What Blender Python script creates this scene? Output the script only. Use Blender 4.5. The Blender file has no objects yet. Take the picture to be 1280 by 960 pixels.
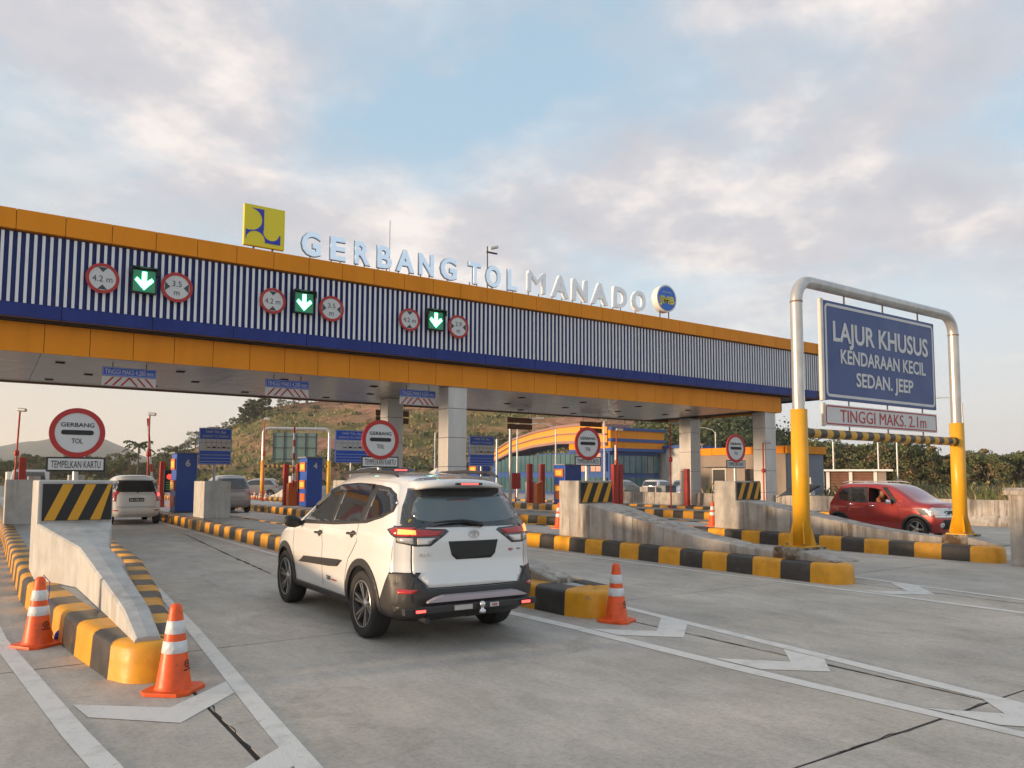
import bpy, bmesh, math, random
import numpy as np
from mathutils import Vector, Matrix, noise
from mathutils.bvhtree import BVHTree
from mathutils.geometry import tessellate_polygon

R = math.radians
rnd = random.Random(7)
scn = bpy.context.scene
col = scn.collection

# ------------------------------------------------------------------ camera
def cam_axes(yaw, pitch, roll):
    fw = Vector((math.sin(yaw)*math.cos(pitch), math.cos(yaw)*math.cos(pitch), math.sin(pitch)))
    r = Vector((math.cos(yaw), -math.sin(yaw), 0)); u = r.cross(fw)
    r2 = math.cos(roll)*r+math.sin(roll)*u; u2 = -math.sin(roll)*r+math.cos(roll)*u
    return r2, u2, fw
cd = bpy.data.cameras.new("camera"); cam = bpy.data.objects.new("camera", cd); col.objects.link(cam)
r_, u_, f_ = cam_axes(R(34.4), R(4.22), R(.2))
cam.matrix_world = Matrix(((r_.x, u_.x, -f_.x, 0), (r_.y, u_.y, -f_.y, 0), (r_.z, u_.z, -f_.z, 1.65), (0, 0, 0, 1)))
cd.sensor_width = 36; cd.lens = 36*960/1280; cd.shift_y = 47/1280
cd.clip_start = .05; cd.clip_end = 12000
scn.camera = cam

# ------------------------------------------------------------------ world
SUN_EL, SUN_AZ = 3.2, -80.0          # azimuth from +Y, clockwise positive: sun low at the left
w = bpy.data.worlds.new("World"); scn.world = w; w.use_nodes = True
nt = w.node_tree; nt.nodes.clear()
def N(t, **k):
    n = nt.nodes.new(t)
    for a, b in k.items(): setattr(n, a, b)
    return n
L = nt.links.new
def ramp(node, stops):
    e = node.color_ramp.elements
    while len(e) > 1: e.remove(e[-1])
    e[0].position = stops[0][0]; e[0].color = stops[0][1]
    for p, c in stops[1:]:
        x = e.new(p); x.color = c
sky = N('ShaderNodeTexSky', sky_type='NISHITA', sun_disc=False, sun_elevation=R(SUN_EL), sun_rotation=R(SUN_AZ),
        altitude=50, air_density=1.0, dust_density=1.6, ozone_density=1.0)
tc = N('ShaderNodeTexCoord'); sep = N('ShaderNodeSeparateXYZ'); L(tc.outputs['Generated'], sep.inputs[0])
def math_(op, a, b=None, c=None):
    n = N('ShaderNodeMath', operation=op)
    for i, v in enumerate((a, b, c)):
        if v is None: continue
        if isinstance(v, (int, float)): n.inputs[i].default_value = v
        else: L(v, n.inputs[i])
    return n.outputs[0]
zz = math_('MAXIMUM', sep.outputs[2], 0.0)
den = math_('ADD', zz, .20)
cx, cy = math_('DIVIDE', sep.outputs[0], den), math_('DIVIDE', sep.outputs[1], den)
cmb = N('ShaderNodeCombineXYZ'); L(cx, cmb.inputs[0]); L(cy, cmb.inputs[1])
mp = N('ShaderNodeMapping'); L(cmb.outputs[0], mp.inputs[0])
mp.inputs['Location'].default_value = (2.1, 25.0, 0); mp.inputs['Rotation'].default_value = (0, 0, R(-30)); mp.inputs['Scale'].default_value = (1.15, 1.2, 1)
n1 = N('ShaderNodeTexNoise'); L(mp.outputs[0], n1.inputs['Vector'])
n1.inputs['Scale'].default_value = 1.05; n1.inputs['Detail'].default_value = 9; n1.inputs['Roughness'].default_value = .53; n1.inputs['Distortion'].default_value = .08
mask = N('ShaderNodeValToRGB'); L(n1.outputs[0], mask.inputs[0]); ramp(mask, [(.41, (0, 0, 0, 1)), (.585, (1, 1, 1, 1))])
n2 = N('ShaderNodeTexNoise'); L(mp.outputs[0], n2.inputs['Vector']); n2.inputs['Scale'].default_value = 2.3; n2.inputs['Detail'].default_value = 6; n2.inputs['Roughness'].default_value = .6
ccol = N('ShaderNodeValToRGB'); L(n2.outputs[0], ccol.inputs[0])
ramp(ccol, [(.36, (.44, .44, .48, 1)), (.48, (.51, .49, .51, 1)), (.62, (.76, .69, .65, 1))])
# thin the clouds towards the horizon
fade = N('ShaderNodeMapRange'); L(zz, fade.inputs[0]); fade.inputs[1].default_value = .08; fade.inputs[2].default_value = .26; fade.inputs[3].default_value = .0; fade.inputs[4].default_value = .90
cm = math_('MULTIPLY', mask.outputs[0], fade.outputs[0])
bg1 = N('ShaderNodeBackground'); bg1.inputs[1].default_value = .15
# pale haze in the lower sky: desaturated towards cream near the sun, pale cyan away from it
hz = N('ShaderNodeMapRange'); L(zz, hz.inputs[0]); hz.inputs[1].default_value = 0; hz.inputs[2].default_value = .75; hz.inputs[3].default_value = .80; hz.inputs[4].default_value = .60
dt = N('ShaderNodeVectorMath', operation='DOT_PRODUCT'); L(tc.outputs['Generated'], dt.inputs[0])
dt.inputs[1].default_value = (math.sin(R(SUN_AZ)), math.cos(R(SUN_AZ)), 0)
hc = N('ShaderNodeValToRGB'); mr = N('ShaderNodeMapRange'); L(dt.outputs['Value'], mr.inputs[0]); mr.inputs[1].default_value = -1; mr.inputs[2].default_value = 1
L(mr.outputs[0], hc.inputs[0]); ramp(hc, [(0, (.76, .70, .70, 1)), (.25, (.66, .74, .79, 1)), (.42, (.74, .68, .62, 1)), (.56, (.80, .68, .55, 1)), (1, (1.0, .70, .44, 1))])
hi = N('ShaderNodeMixRGB'); L(hc.outputs[0], hi.inputs[1]); hi.inputs[2].default_value = (.41, .59, .75, 1)
hm = N('ShaderNodeMapRange'); L(zz, hm.inputs[0]); hm.inputs[1].default_value = .02; hm.inputs[2].default_value = .42; L(hm.outputs[0], hi.inputs[0])
bg3 = N('ShaderNodeBackground'); L(hi.outputs[0], bg3.inputs[0]); bg3.inputs[1].default_value = 1.0
L(sky.outputs[0], bg1.inputs[0])
bg2 = N('ShaderNodeBackground'); L(ccol.outputs[0], bg2.inputs[0]); bg2.inputs[1].default_value = 1.0
ms0 = N('ShaderNodeMixShader'); L(hz.outputs[0], ms0.inputs[0]); L(bg1.outputs[0], ms0.inputs[1]); L(bg3.outputs[0], ms0.inputs[2])
ms1 = N('ShaderNodeMixShader'); L(cm, ms1.inputs[0]); L(ms0.outputs[0], ms1.inputs[1]); L(bg2.outputs[0], ms1.inputs[2])
out = N('ShaderNodeOutputWorld'); L(ms1.outputs[0], out.inputs[0])

sl = bpy.data.lights.new("sun", 'SUN'); so = bpy.data.objects.new("sun", sl); col.objects.link(so)
sl.energy = 3.8; sl.angle = R(4); sl.color = (1.0, .72, .46)
sd = Vector((math.sin(R(SUN_AZ))*math.cos(R(SUN_EL)), math.cos(R(SUN_AZ))*math.cos(R(SUN_EL)), math.sin(R(SUN_EL))))
so.rotation_euler = sd.to_track_quat('Z', 'Y').to_euler(); so.location = (0, 0, 30)
scn.view_settings.view_transform = 'Standard'; scn.view_settings.look = 'None'
scn.view_settings.exposure = 0.45; scn.view_settings.gamma = 1.0
scn.cycles.max_bounces = 6; scn.cycles.diffuse_bounces = 3; scn.cycles.glossy_bounces = 3; scn.cycles.transmission_bounces = 4
scn.cycles.use_denoising = True; scn.cycles.volume_bounces = 2

# ------------------------------------------------------------------ materials
MATS = {}
def mat(name, c, rough=.6, metal=0., n=0., ns=6., bump=0., bs=40., coat=0., em=0., emc=None, c2=None, stretch=(1, 1, 1), lo=.35, hi=.65, alpha=1, spec=.5, trans=0., obj=False, chips=0, chipc=(.30, .27, .23)):
    if name in MATS: return MATS[name]
    m = bpy.data.materials.new(name); m.use_nodes = True; t = m.node_tree; b = t.nodes['Principled BSDF']
    c = (*c, 1)
    b.inputs['Base Color'].default_value = c; b.inputs['Roughness'].default_value = rough; b.inputs['Metallic'].default_value = metal
    b.inputs['Coat Weight'].default_value = coat; b.inputs['Coat Roughness'].default_value = .04; b.inputs['Specular IOR Level'].default_value = spec
    b.inputs['Transmission Weight'].default_value = trans
    if em: b.inputs['Emission Color'].default_value = (*(emc or c[:3]), 1); b.inputs['Emission Strength'].default_value = em
    if n or bump:
        if obj: tcn = t.nodes.new('ShaderNodeTexCoord'); pos = tcn.outputs['Object']
        else: g = t.nodes.new('ShaderNodeNewGeometry'); pos = g.outputs['Position']
        mpn = t.nodes.new('ShaderNodeMapping'); t.links.new(pos, mpn.inputs[0]); mpn.inputs['Scale'].default_value = stretch
    if n:
        tx = t.nodes.new('ShaderNodeTexNoise'); tx.inputs['Scale'].default_value = ns; tx.inputs['Detail'].default_value = 7; tx.inputs['Roughness'].default_value = .62
        t.links.new(mpn.outputs[0], tx.inputs['Vector'])
        rp = t.nodes.new('ShaderNodeValToRGB'); t.links.new(tx.outputs[0], rp.inputs[0])
        d = tuple(x*(1-n) for x in c[:3]) if c2 is None else c2
        ramp(rp, [(lo, (*d, 1)), (hi, c)])
        t.links.new(rp.outputs[0], b.inputs['Base Color'])
        rr = t.nodes.new('ShaderNodeMapRange'); t.links.new(tx.outputs[0], rr.inputs[0]); rr.inputs[1].default_value = .3; rr.inputs[2].default_value = .7
        rr.inputs[3].default_value = min(1, rough*1.15); rr.inputs[4].default_value = rough*.85; t.links.new(rr.outputs[0], b.inputs['Roughness'])
    if bump:
        t2 = t.nodes.new('ShaderNodeTexNoise'); t2.inputs['Scale'].default_value = bs; t2.inputs['Detail'].default_value = 5; t.links.new(mpn.outputs[0], t2.inputs['Vector'])
        bn = t.nodes.new('ShaderNodeBump'); bn.inputs['Strength'].default_value = bump; bn.inputs['Distance'].default_value = .02
        t.links.new(t2.outputs[0], bn.inputs['Height']); t.links.new(bn.outputs[0], b.inputs['Normal'])
    if chips:
        src = b.inputs['Base Color'].links[0].from_socket if b.inputs['Base Color'].is_linked else None
        tx = t.nodes.new('ShaderNodeTexNoise'); tx.inputs['Scale'].default_value = chips; tx.inputs['Detail'].default_value = 9; tx.inputs['Roughness'].default_value = .75
        t.links.new(mpn.outputs[0], tx.inputs['Vector'])
        rp = t.nodes.new('ShaderNodeValToRGB'); t.links.new(tx.outputs[0], rp.inputs[0]); ramp(rp, [(.60, (0, 0, 0, 1)), (.66, (1, 1, 1, 1))])
        mx = t.nodes.new('ShaderNodeMixRGB'); t.links.new(rp.outputs[0], mx.inputs[0]); t.links.new(src, mx.inputs[1]); mx.inputs[2].default_value = (*chipc, 1); t.links.new(mx.outputs[0], b.inputs['Base Color'])
    MATS[name] = m
    return m

def streaked(name, base, dark, rough=.85, dirt=.6, brown=(.16, .12, .09)):
    """cast concrete with rain streaks and mottling"""
    m = bpy.data.materials.new(name); m.use_nodes = True; t = m.node_tree; b = t.nodes['Principled BSDF']
    g = t.nodes.new('ShaderNodeNewGeometry'); lk = t.links.new
    def noise_(scale, stretch, det=6, ro=.6):
        mm = t.nodes.new('ShaderNodeMapping'); lk(g.outputs['Position'], mm.inputs[0]); mm.inputs['Scale'].default_value = stretch
        x = t.nodes.new('ShaderNodeTexNoise'); x.inputs['Scale'].default_value = scale; x.inputs['Detail'].default_value = det; x.inputs['Roughness'].default_value = ro
        lk(mm.outputs[0], x.inputs['Vector']); return x.outputs[0]
    def rmp(s, stops):
        x = t.nodes.new('ShaderNodeValToRGB'); lk(s, x.inputs[0]); ramp(x, stops); return x.outputs[0]
    def mix(f, a, bb, mode='MIX'):
        x = t.nodes.new('ShaderNodeMixRGB'); x.blend_type = mode
        for i, v in enumerate((f, a, bb)):
            if isinstance(v, (tuple, float, int)): x.inputs[i].default_value = v if i == 0 else (*v, 1)
            else: lk(v, x.inputs[i])
        return x.outputs[0]
    mot = rmp(noise_(3.0, (1, 1, 1)), [(.35, (*dark, 1)), (.65, (*base, 1))])
    st = rmp(noise_(7.0, (1, 1, .07), 8, .7), [(.44, (0, 0, 0, 1)), (.60, (1, 1, 1, 1))])
    big = rmp(noise_(.9, (1, 1, .6), 4), [(.42, (.15, .15, .15, 1)), (.62, (1, 1, 1, 1))])
    f = mix(1.0, st, big, 'MULTIPLY')
    f2 = t.nodes.new('ShaderNodeMath'); f2.operation = 'MULTIPLY'; lk(f, f2.inputs[0]); f2.inputs[1].default_value = dirt
    c = mix(f2.outputs[0], mot, brown)
    lk(c, b.inputs['Base Color']); b.inputs['Roughness'].default_value = rough; b.inputs['Specular IOR Level'].default_value = .3
    bn = t.nodes.new('ShaderNodeBump'); bn.inputs['Strength'].default_value = .35; bn.inputs['Distance'].default_value = .02
    lk(noise_(18, (1, 1, 1), 8, .7), bn.inputs['Height']); lk(bn.outputs[0], b.inputs['Normal'])
    return m

def road_mat(name, base):
    m = bpy.data.materials.new(name); m.use_nodes = True; t = m.node_tree; b = t.nodes['Principled BSDF']; lk = t.links.new
    g = t.nodes.new('ShaderNodeNewGeometry')
    def noise_(scale, stretch, det=6, ro=.6, dist=0):
        mm = t.nodes.new('ShaderNodeMapping'); lk(g.outputs['Position'], mm.inputs[0]); mm.inputs['Scale'].default_value = stretch
        x = t.nodes.new('ShaderNodeTexNoise'); x.inputs['Scale'].default_value = scale; x.inputs['Detail'].default_value = det; x.inputs['Roughness'].default_value = ro; x.inputs['Distortion'].default_value = dist
        lk(mm.outputs[0], x.inputs['Vector']); return x.outputs[0]
    def rmp(s, stops):
        x = t.nodes.new('ShaderNodeValToRGB'); lk(s, x.inputs[0]); ramp(x, stops); return x.outputs[0]
    def mul(a, bb, f=1.0):
        x = t.nodes.new('ShaderNodeMixRGB'); x.blend_type = 'MULTIPLY'; x.inputs[0].default_value = f; lk(a, x.inputs[1]); lk(bb, x.inputs[2]); return x.outputs[0]
    d = tuple(v*.74 for v in base)
    c = rmp(noise_(.55, (1, .7, 1), 9, .66, .4), [(.34, (*d, 1)), (.66, (*base, 1))])
    c = mul(c, rmp(noise_(2.2, (1.3, .6, 1), 10, .74, .5), [(.30, (.74, .74, .74, 1)), (.58, (1.0, 1.0, 1.0, 1))]))     # tyre polish along the lanes
    c = mul(c, rmp(noise_(22, (1, 1, 1), 9, .82), [(.34, (.66, .65, .64, 1)), (.54, (1.04, 1.04, 1.03, 1))]), .7)
    c = mul(c, rmp(noise_(5.5, (.55, 2.2, 1), 8, .8, .2), [(.27, (.42, .39, .37, 1)), (.37, (1, 1, 1, 1))]), .85)      # small dark scuffs
    c = mul(c, rmp(noise_(.9, (.9, 1.5, 1), 10, .78, .8), [(.30, (.66, .63, .60, 1)), (.43, (1, 1, 1, 1))]), .8)       # damp and oil patches
    c = mul(c, rmp(noise_(9, (3.2, .10, 1), 5, .7, .2), [(.36, (.84, .83, .82, 1)), (.50, (1, 1, 1, 1))]), .25)       # streaks drawn out by tyres
    c = mul(c, rmp(noise_(.22, (1, 1, 1), 3, .5), [(.35, (.86, .87, .89, 1)), (.6, (1.05, 1.02, .98, 1))]))
    wv = t.nodes.new('ShaderNodeTexWave'); wv.bands_direction = 'Y'; wv.inputs['Scale'].default_value = 13; wv.inputs['Distortion'].default_value = .6; wv.inputs['Detail'].default_value = 2
    lk(g.outputs['Position'], wv.inputs['Vector'])
    c = mul(c, rmp(wv.outputs[0], [(.0, (.86, .86, .86, 1)), (.45, (1, 1, 1, 1))]), .5)
    lk(c, b.inputs['Base Color']); b.inputs['Specular IOR Level'].default_value = .35
    r = t.nodes.new('ShaderNodeMapRange'); lk(noise_(1.1, (1, .5, 1)), r.inputs[0]); r.inputs[1].default_value = .3; r.inputs[2].default_value = .7; r.inputs[3].default_value = .62; r.inputs[4].default_value = .88
    lk(r.outputs[0], b.inputs['Roughness'])
    bn = t.nodes.new('ShaderNodeBump'); bn.inputs['Strength'].default_value = .3; bn.inputs['Distance'].default_value = .01; lk(noise_(45, (1, 1, 1), 6, .7), bn.inputs['Height'])
    b2 = t.nodes.new('ShaderNodeBump'); b2.inputs['Strength'].default_value = .25; b2.inputs['Distance'].default_value = .004; lk(wv.outputs[0], b2.inputs['Height']); lk(bn.outputs[0], b2.inputs['Normal'])
    lk(b2.outputs[0], b.inputs['Normal'])
    return m

M_road = road_mat('road_concrete', (.62, .575, .51))
M_seal = mat('joint_seal', (.035, .030, .027), .9)
M_ground = mat('dry_grass_ground', (.16, .15, .07), .95, n=.5, ns=.15)
M_paint = mat('road_paint', (.70, .68, .63), .7, n=.22, ns=4, bump=.15, bs=60, lo=.3, hi=.5, chips=7, chipc=(.46, .43, .39))
M_yel = mat('kerb_yellow', (.74, .335, .012), .45, n=.28, ns=3.5, bump=.15, bs=14, lo=.3, hi=.58, chips=6, chipc=(.36, .22, .07))
M_blk = mat('kerb_black', (.030, .028, .027), .42, n=.3, ns=5, bump=.12, bs=14, c2=(.055, .048, .042), chips=6, chipc=(.11, .10, .085))
M_deck = streaked('island_deck_concrete', (.52, .51, .48), (.40, .39, .37), dirt=.25)
M_wall = streaked('crash_wall_concrete', (.50, .465, .42), (.36, .33, .295), dirt=.95)
M_wallw = streaked('painted_concrete', (.54, .535, .51), (.43, .425, .405), dirt=.5, brown=(.24, .20, .17))
M_orange = mat('orange_cladding', (.80, .27, .004), .42, n=.13, ns=1.6, spec=.22, stretch=(1, 1, .18), lo=.3, hi=.55)
M_blue = mat('blue_cladding', (.014, .034, .21), .4, n=.25, ns=1.6, spec=.25, stretch=(1, 1, .2), lo=.3, hi=.6)
M_navy = mat('navy_recess', (.016, .028, .12), .5)
M_slat = mat('white_slat', (.80, .80, .82), .45, n=.06, ns=3)
M_gap = mat('dark_gap', (.012, .011, .01), .8)
M_soffit = mat('brushed_soffit', (.42, .39, .36), .30, .55, n=.10, ns=1.5, bump=.06, bs=4, stretch=(1, 6, 1))
M_colm = mat('column_cladding', (.58, .56, .54), .38, .25, n=.14, ns=2.2, stretch=(1, 1, .2))
M_brown = mat('brown_trim', (.16, .07, .035), .6)
M_white = mat('white_paint', (.74, .74, .72), .5, n=.05, ns=3)
M_signw = mat('sign_white', (.62, .62, .62), .5, n=.05, ns=4)
M_black = mat('black_matte', (.012, .012, .013), .6)
M_red = mat('sign_red', (.42, .018, .016), .45)
M_redp = mat('red_post_paint', (.46, .030, .018), .45, n=.12, ns=4)
M_orgbox = mat('orange_box_paint', (.62, .13, .015), .45)
M_signb = mat('sign_blue', (.015, .11, .62), .4)
M_gblue = mat('gantry_sign_blue', (.030, .068, .22), .42, n=.05, ns=2)
M_tmb = mat('machine_blue', (.010, .075, .42), .35)
M_steel = mat('galvanised_pipe', (.56, .56, .55), .35, .55, n=.22, ns=5, stretch=(1, 1, .5))
M_gyel = mat('gantry_yellow', (.76, .38, .012), .4, n=.10, ns=4)
M_grey = mat('grey_paint', (.26, .27, .28), .5)
M_dgrey = mat('dark_grey', (.05, .05, .055), .5)
M_pole = mat('pole_grey', (.46, .46, .45), .4, .4)
M_cone = mat('cone_orange', (.80, .10, .012), .42, n=.30, ns=7, bump=.05, obj=True, lo=.3, hi=.5, chips=9, chipc=(.30, .08, .03))
M_refl = mat('reflective_white', (.70, .72, .74), .35, n=.18, ns=14, bump=.5, bs=26)
M_green = mat('led_green', (.05, .9, .35), .5, em=7.0, emc=(.12, 1.0, .42))
M_ledw = mat('led_core', (.6, 1, .8), .5, em=9.0, emc=(.62, 1.0, .80))
M_ledr = mat('led_red', (.6, .03, .02), .5, em=.9, emc=(1, .08, .05))
M_logoy = mat('logo_yellow', (.80, .66, .01), .35)
M_logob = mat('logo_blue', (.015, .03, .42), .35)
M_glass = mat('dark_glass', (.018, .021, .024), .06, spec=.8, coat=.6)
M_glassr = mat('rear_glass', (.075, .10, .11), .10, spec=.8, coat=.8)
M_tyre = mat('tyre_rubber', (.022, .021, .021), .75, bump=.2, bs=60)
M_rim = mat('machined_alloy', (.50, .48, .46), .3, .85)
M_rimd = mat('rim_black', (.025, .025, .027), .35, .3)
M_clad = mat('black_plastic', (.030, .029, .030), .48, bump=.05, bs=150)
M_carw = mat('pearl_white_car_paint', (.74, .735, .72), .18, coat=1.0, spec=.6)
M_carw2 = mat('white_car_paint', (.66, .66, .64), .3, coat=.8)
M_carr = mat('red_car_paint', (.33, .022, .020), .28, .25, coat=1.0)
M_cars = mat('silver_car_paint', (.40, .39, .37), .3, .5, coat=.8)
M_cark = mat('black_car_paint', (.02, .02, .022), .25, coat=1.0)
M_carb = mat('blue_car_paint', (.10, .16, .32), .3, coat=.8)
M_lampr = mat('lamp_red', (.42, .012, .014), .12, coat=1.0)
M_lampc = mat('lamp_clear', (.62, .60, .58), .12, .5, coat=1.0)
M_amber = mat('lamp_lit_amber', (1, .35, .1), .3, em=1.9, emc=(1.0, .24, .05))
M_stop = mat('lamp_lit_red', (1, .1, .08), .3, em=2.2, emc=(1.0, .07, .06))
M_chrome = mat('chrome', (.72, .72, .73), .12, .95)
M_mauve = mat('garnish_silver', (.56, .50, .55), .3, .4)
M_skin = mat('skin', (.38, .19, .11), .6)
M_shirt = mat('orange_shirt', (.45, .13, .05), .8)
M_hair = mat('hair_black', (.012, .010, .009), .7)

# ------------------------------------------------------------------ object helpers
def thing(name, label, cat, loc=(0, 0, 0), rz=0, group=None):
    o = bpy.data.objects.new(name, None); col.objects.link(o); o.empty_display_size = .2
    o.location = loc; o.rotation_euler = (0, 0, rz); o['label'] = label; o['category'] = cat
    if group: o['group'] = group
    return o
def tag(o, label, cat, group=None):
    o['label'] = label; o['category'] = cat
    if group: o['group'] = group
    return o
def struct(o): o['kind'] = 'structure'; return o
def copy_tree(o, loc, rz=0, label=None, group=None, scale=None, parent=None):
    c = o.copy(); col.objects.link(c); c.parent = parent
    if parent is None:
        c.location = loc; c.rotation_euler = (0, 0, rz)
        if scale: c.scale = scale
        if label: c['label'] = label
        if group: c['group'] = group
    for ch in list(o.children): copy_tree(ch, None, parent=c)
    return c
def link(name, me, parent=None, loc=None):
    o = bpy.data.objects.new(name, me); col.objects.link(o)
    if parent: o.parent = parent
    if loc: o.location = loc
    return o

class MB:
    def __init__(s): s.v = []; s.f = []; s.m = []; s.mats = []; s.sm = []
    def mi(s, m):
        if m not in s.mats: s.mats.append(m)
        return s.mats.index(m)
    def add(s, vs, fs, m, smooth=False):
        k = len(s.v); s.v += [tuple(v) for v in vs]; i = s.mi(m)
        for f in fs: s.f.append([k+a for a in f]); s.m.append(i); s.sm.append(smooth)
        return s
    def box(s, x0, y0, z0, x1, y1, z1, m):
        vs = [(x, y, z) for z in (z0, z1) for y in (y0, y1) for x in (x0, x1)]
        return s.add(vs, [(0, 2, 3, 1), (4, 5, 7, 6), (0, 1, 5, 4), (2, 6, 7, 3), (0, 4, 6, 2), (1, 3, 7, 5)], m)
    def prism(s, pts, axis, a, b, m):
        """2D polygon extruded along an axis: axis 'y' takes (x,z), 'x' takes (y,z), 'z' takes (x,y)"""
        n = len(pts)
        def P(p, t): return {'y': (p[0], t, p[1]), 'x': (t, p[0], p[1]), 'z': (p[0], p[1], t)}[axis]
        vs = [P(p, a) for p in pts]+[P(p, b) for p in pts]
        fs = [tuple(range(n)), tuple(range(2*n-1, n-1, -1))]+[(i, i+n, (i+1) % n+n, (i+1) % n) for i in range(n)]
        return s.add(vs, fs, m)
    def tube(s, path, r, m, n=12, caps=True, radii=None):
        path = [Vector(p) for p in path]; vs = []; K = len(path)
        prev = None
        for i, p in enumerate(path):
            d = ((path[min(i+1, K-1)]-path[max(i-1, 0)])).normalized()
            if prev is None:
                a = d.orthogonal().normalized()
            else: a = (prev-d*prev.dot(d)).normalized()
            prev = a; b = d.cross(a); rr = radii[i] if radii else r
            for j in range(n):
                t = 2*math.pi*j/n; vs.append(p+a*math.cos(t)*rr+b*math.sin(t)*rr)
        fs = [(i*n+j, i*n+(j+1) % n, (i+1)*n+(j+1) % n, (i+1)*n+j) for i in range(K-1) for j in range(n)]
        s.add(vs, fs, m, True)
        if caps: s.add(vs[:n], [tuple(range(n-1, -1, -1))], m); s.add(vs[-n:], [tuple(range(n))], m)
        return s
    def lathe(s, prof, m, n=24, axis='z', c=(0, 0, 0), smooth=True, closed=False):
        vs = []
        for (r, h) in prof:
            for j in range(n):
                t = 2*math.pi*j/n; a, b = r*math.cos(t), r*math.sin(t)
                p = {'z': (a, b, h), 'x': (h, a, b), 'y': (a, h, b)}[axis]
                vs.append((p[0]+c[0], p[1]+c[1], p[2]+c[2]))
        K = len(prof); fs = [(i*n+j, i*n+(j+1) % n, ((i+1) % K)*n+(j+1) % n, ((i+1) % K)*n+j) for i in range(K if closed else K-1) for j in range(n)]
        return s.add(vs, fs, m, smooth)
    def disc(s, cx, cz, r, y0, y1, m, n=40, r0=0, sx=1):
        """disc or ring facing -Y"""
        if r0 == 0:
            return s.prism([(cx+sx*r*math.cos(2*math.pi*i/n), cz+r*math.sin(2*math.pi*i/n)) for i in range(n)], 'y', y0, y1, m)
        vs = []
        for y in (y0, y1):
            for rr in (r, r0):
                vs += [(cx+sx*rr*math.cos(2*math.pi*i/n), y, cz+rr*math.sin(2*math.pi*i/n)) for i in range(n)]
        fs = []
        for i in range(n):
            j = (i+1) % n
            fs += [(i, j, n+j, n+i), (2*n+i, 3*n+i, 3*n+j, 2*n+j), (i, 2*n+i, 2*n+j, j), (n+i, n+j, 3*n+j, 3*n+i)]
        return s.add(vs, fs, m)
    def mesh(s, name, bevel=0, fix=True):
        me = bpy.data.meshes.new(name); me.from_pydata(s.v, [], s.f)
        for m in s.mats: me.materials.append(m)
        me.polygons.foreach_set('material_index', s.m); me.polygons.foreach_set('use_smooth', s.sm)
        if fix or bevel:
            bm = bmesh.new(); bm.from_mesh(me)
            bmesh.ops.recalc_face_normals(bm, faces=bm.faces)
            if bevel:
                es = [e for e in bm.edges if len(e.link_faces) == 2 and e.calc_face_angle(0) > .5]
                bmesh.ops.bevel(bm, geom=es, offset=bevel, segments=2, affect='EDGES', profile=.6)
            bm.to_mesh(me); bm.free()
        return me
    def obj(s, name, parent=None, loc=None, bevel=0): return link(name, s.mesh(name, bevel), parent, loc)

TXT = {}
def text(s, h, x, z, y, m, parent, ext=.003, bold=0., sx=1., align='CENTER', name='lettering', rz=0, w=None, base=None, spacing=1):
    """lettering that faces -Y of its parent; h = cap height; (x, z) = centre of the line, y = its plane"""
    key = (s, bold, align, spacing)
    if key not in TXT:
        cu = bpy.data.curves.new('t', 'FONT'); cu.body = s; cu.size = 1; cu.offset = bold; cu.align_x = align; cu.extrude = .5; cu.resolution_u = 3; cu.space_character = spacing
        o = bpy.data.objects.new('t', cu); col.objects.link(o)
        dg = bpy.context.evaluated_depsgraph_get(); me = bpy.data.meshes.new_from_object(o.evaluated_get(dg))
        co = np.empty(len(me.vertices)*3); me.vertices.foreach_get('co', co); fa = [tuple(p.vertices) for p in me.polygons]
        bpy.data.objects.remove(o); bpy.data.curves.remove(cu); bpy.data.meshes.remove(me)
        TXT[key] = (co.reshape(-1, 3), fa)
    co, fa = TXT[key]; k = h/.70
    if w: sx = w/((co[:, 0].max()-co[:, 0].min())*k)
    vs = [(x+c[0]*k*sx, y-(c[2]+.5)*ext, z+(c[1]-.35)*k) for c in co]
    b = MB(); b.add(vs, fa, m); me = b.mesh(name, fix=False)
    o = link(name, me, parent)
    if rz: o.rotation_euler = (0, 0, rz)
    return o

# ------------------------------------------------------------------ ground and road
b = MB(); b.add([(-3000, -500, -.06), (3500, -500, -.06), (3500, 4000, -.06), (-3000, 4000, -.06)], [(0, 1, 2, 3)], M_ground)
struct(b.obj('ground'))
rd = bpy.data.objects.new('road', None); col.objects.link(rd); struct(rd)
b = MB(); b.box(-9, -8, -.05, 33.5, 33.6, -.0035, M_seal); struct(b.obj('joint_bed', rd))
XS = [-9, -3.6, 1.40, 6.27, 11.52, 16.78, 22.1, 27.5, 33.5]; YS = [-7.3, -2.25, 2.82, 7.86, 12.95, 18.0, 23.1, 28.2, 33.4]
for i in range(len(XS)-1):
    for j in range(len(YS)-1):
        g = .010; n = 10
        # slab outlines are slightly ragged along their edges, as sawn and sealed joints are
        def edge(p, q, k):
            out_ = []
            for t in range(n):
                f = t/n; x = p[0]+(q[0]-p[0])*f; y = p[1]+(q[1]-p[1])*f
                a = noise.noise(Vector((x*1.7+k, y*1.7, k*3.1)))*.010 if t else 0
                out_.append((x+a, y+a))
            return out_
        x0, x1, y0, y1 = XS[i]+g*1.5, XS[i+1]-g*1.5, YS[j]+g, YS[j+1]-g
        pts = edge((x0, y0), (x1, y0), 1)+edge((x1, y0), (x1, y1), 2)+edge((x1, y1), (x0, y1), 3)+edge((x0, y1), (x0, y0), 4)
        dz = noise.noise(Vector((i*3.3, j*2.7, .5)))*.0015
        b = MB(); b.prism(pts, 'z', -.02, dz, M_road); b.obj('slab', rd)
b = MB()
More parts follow.
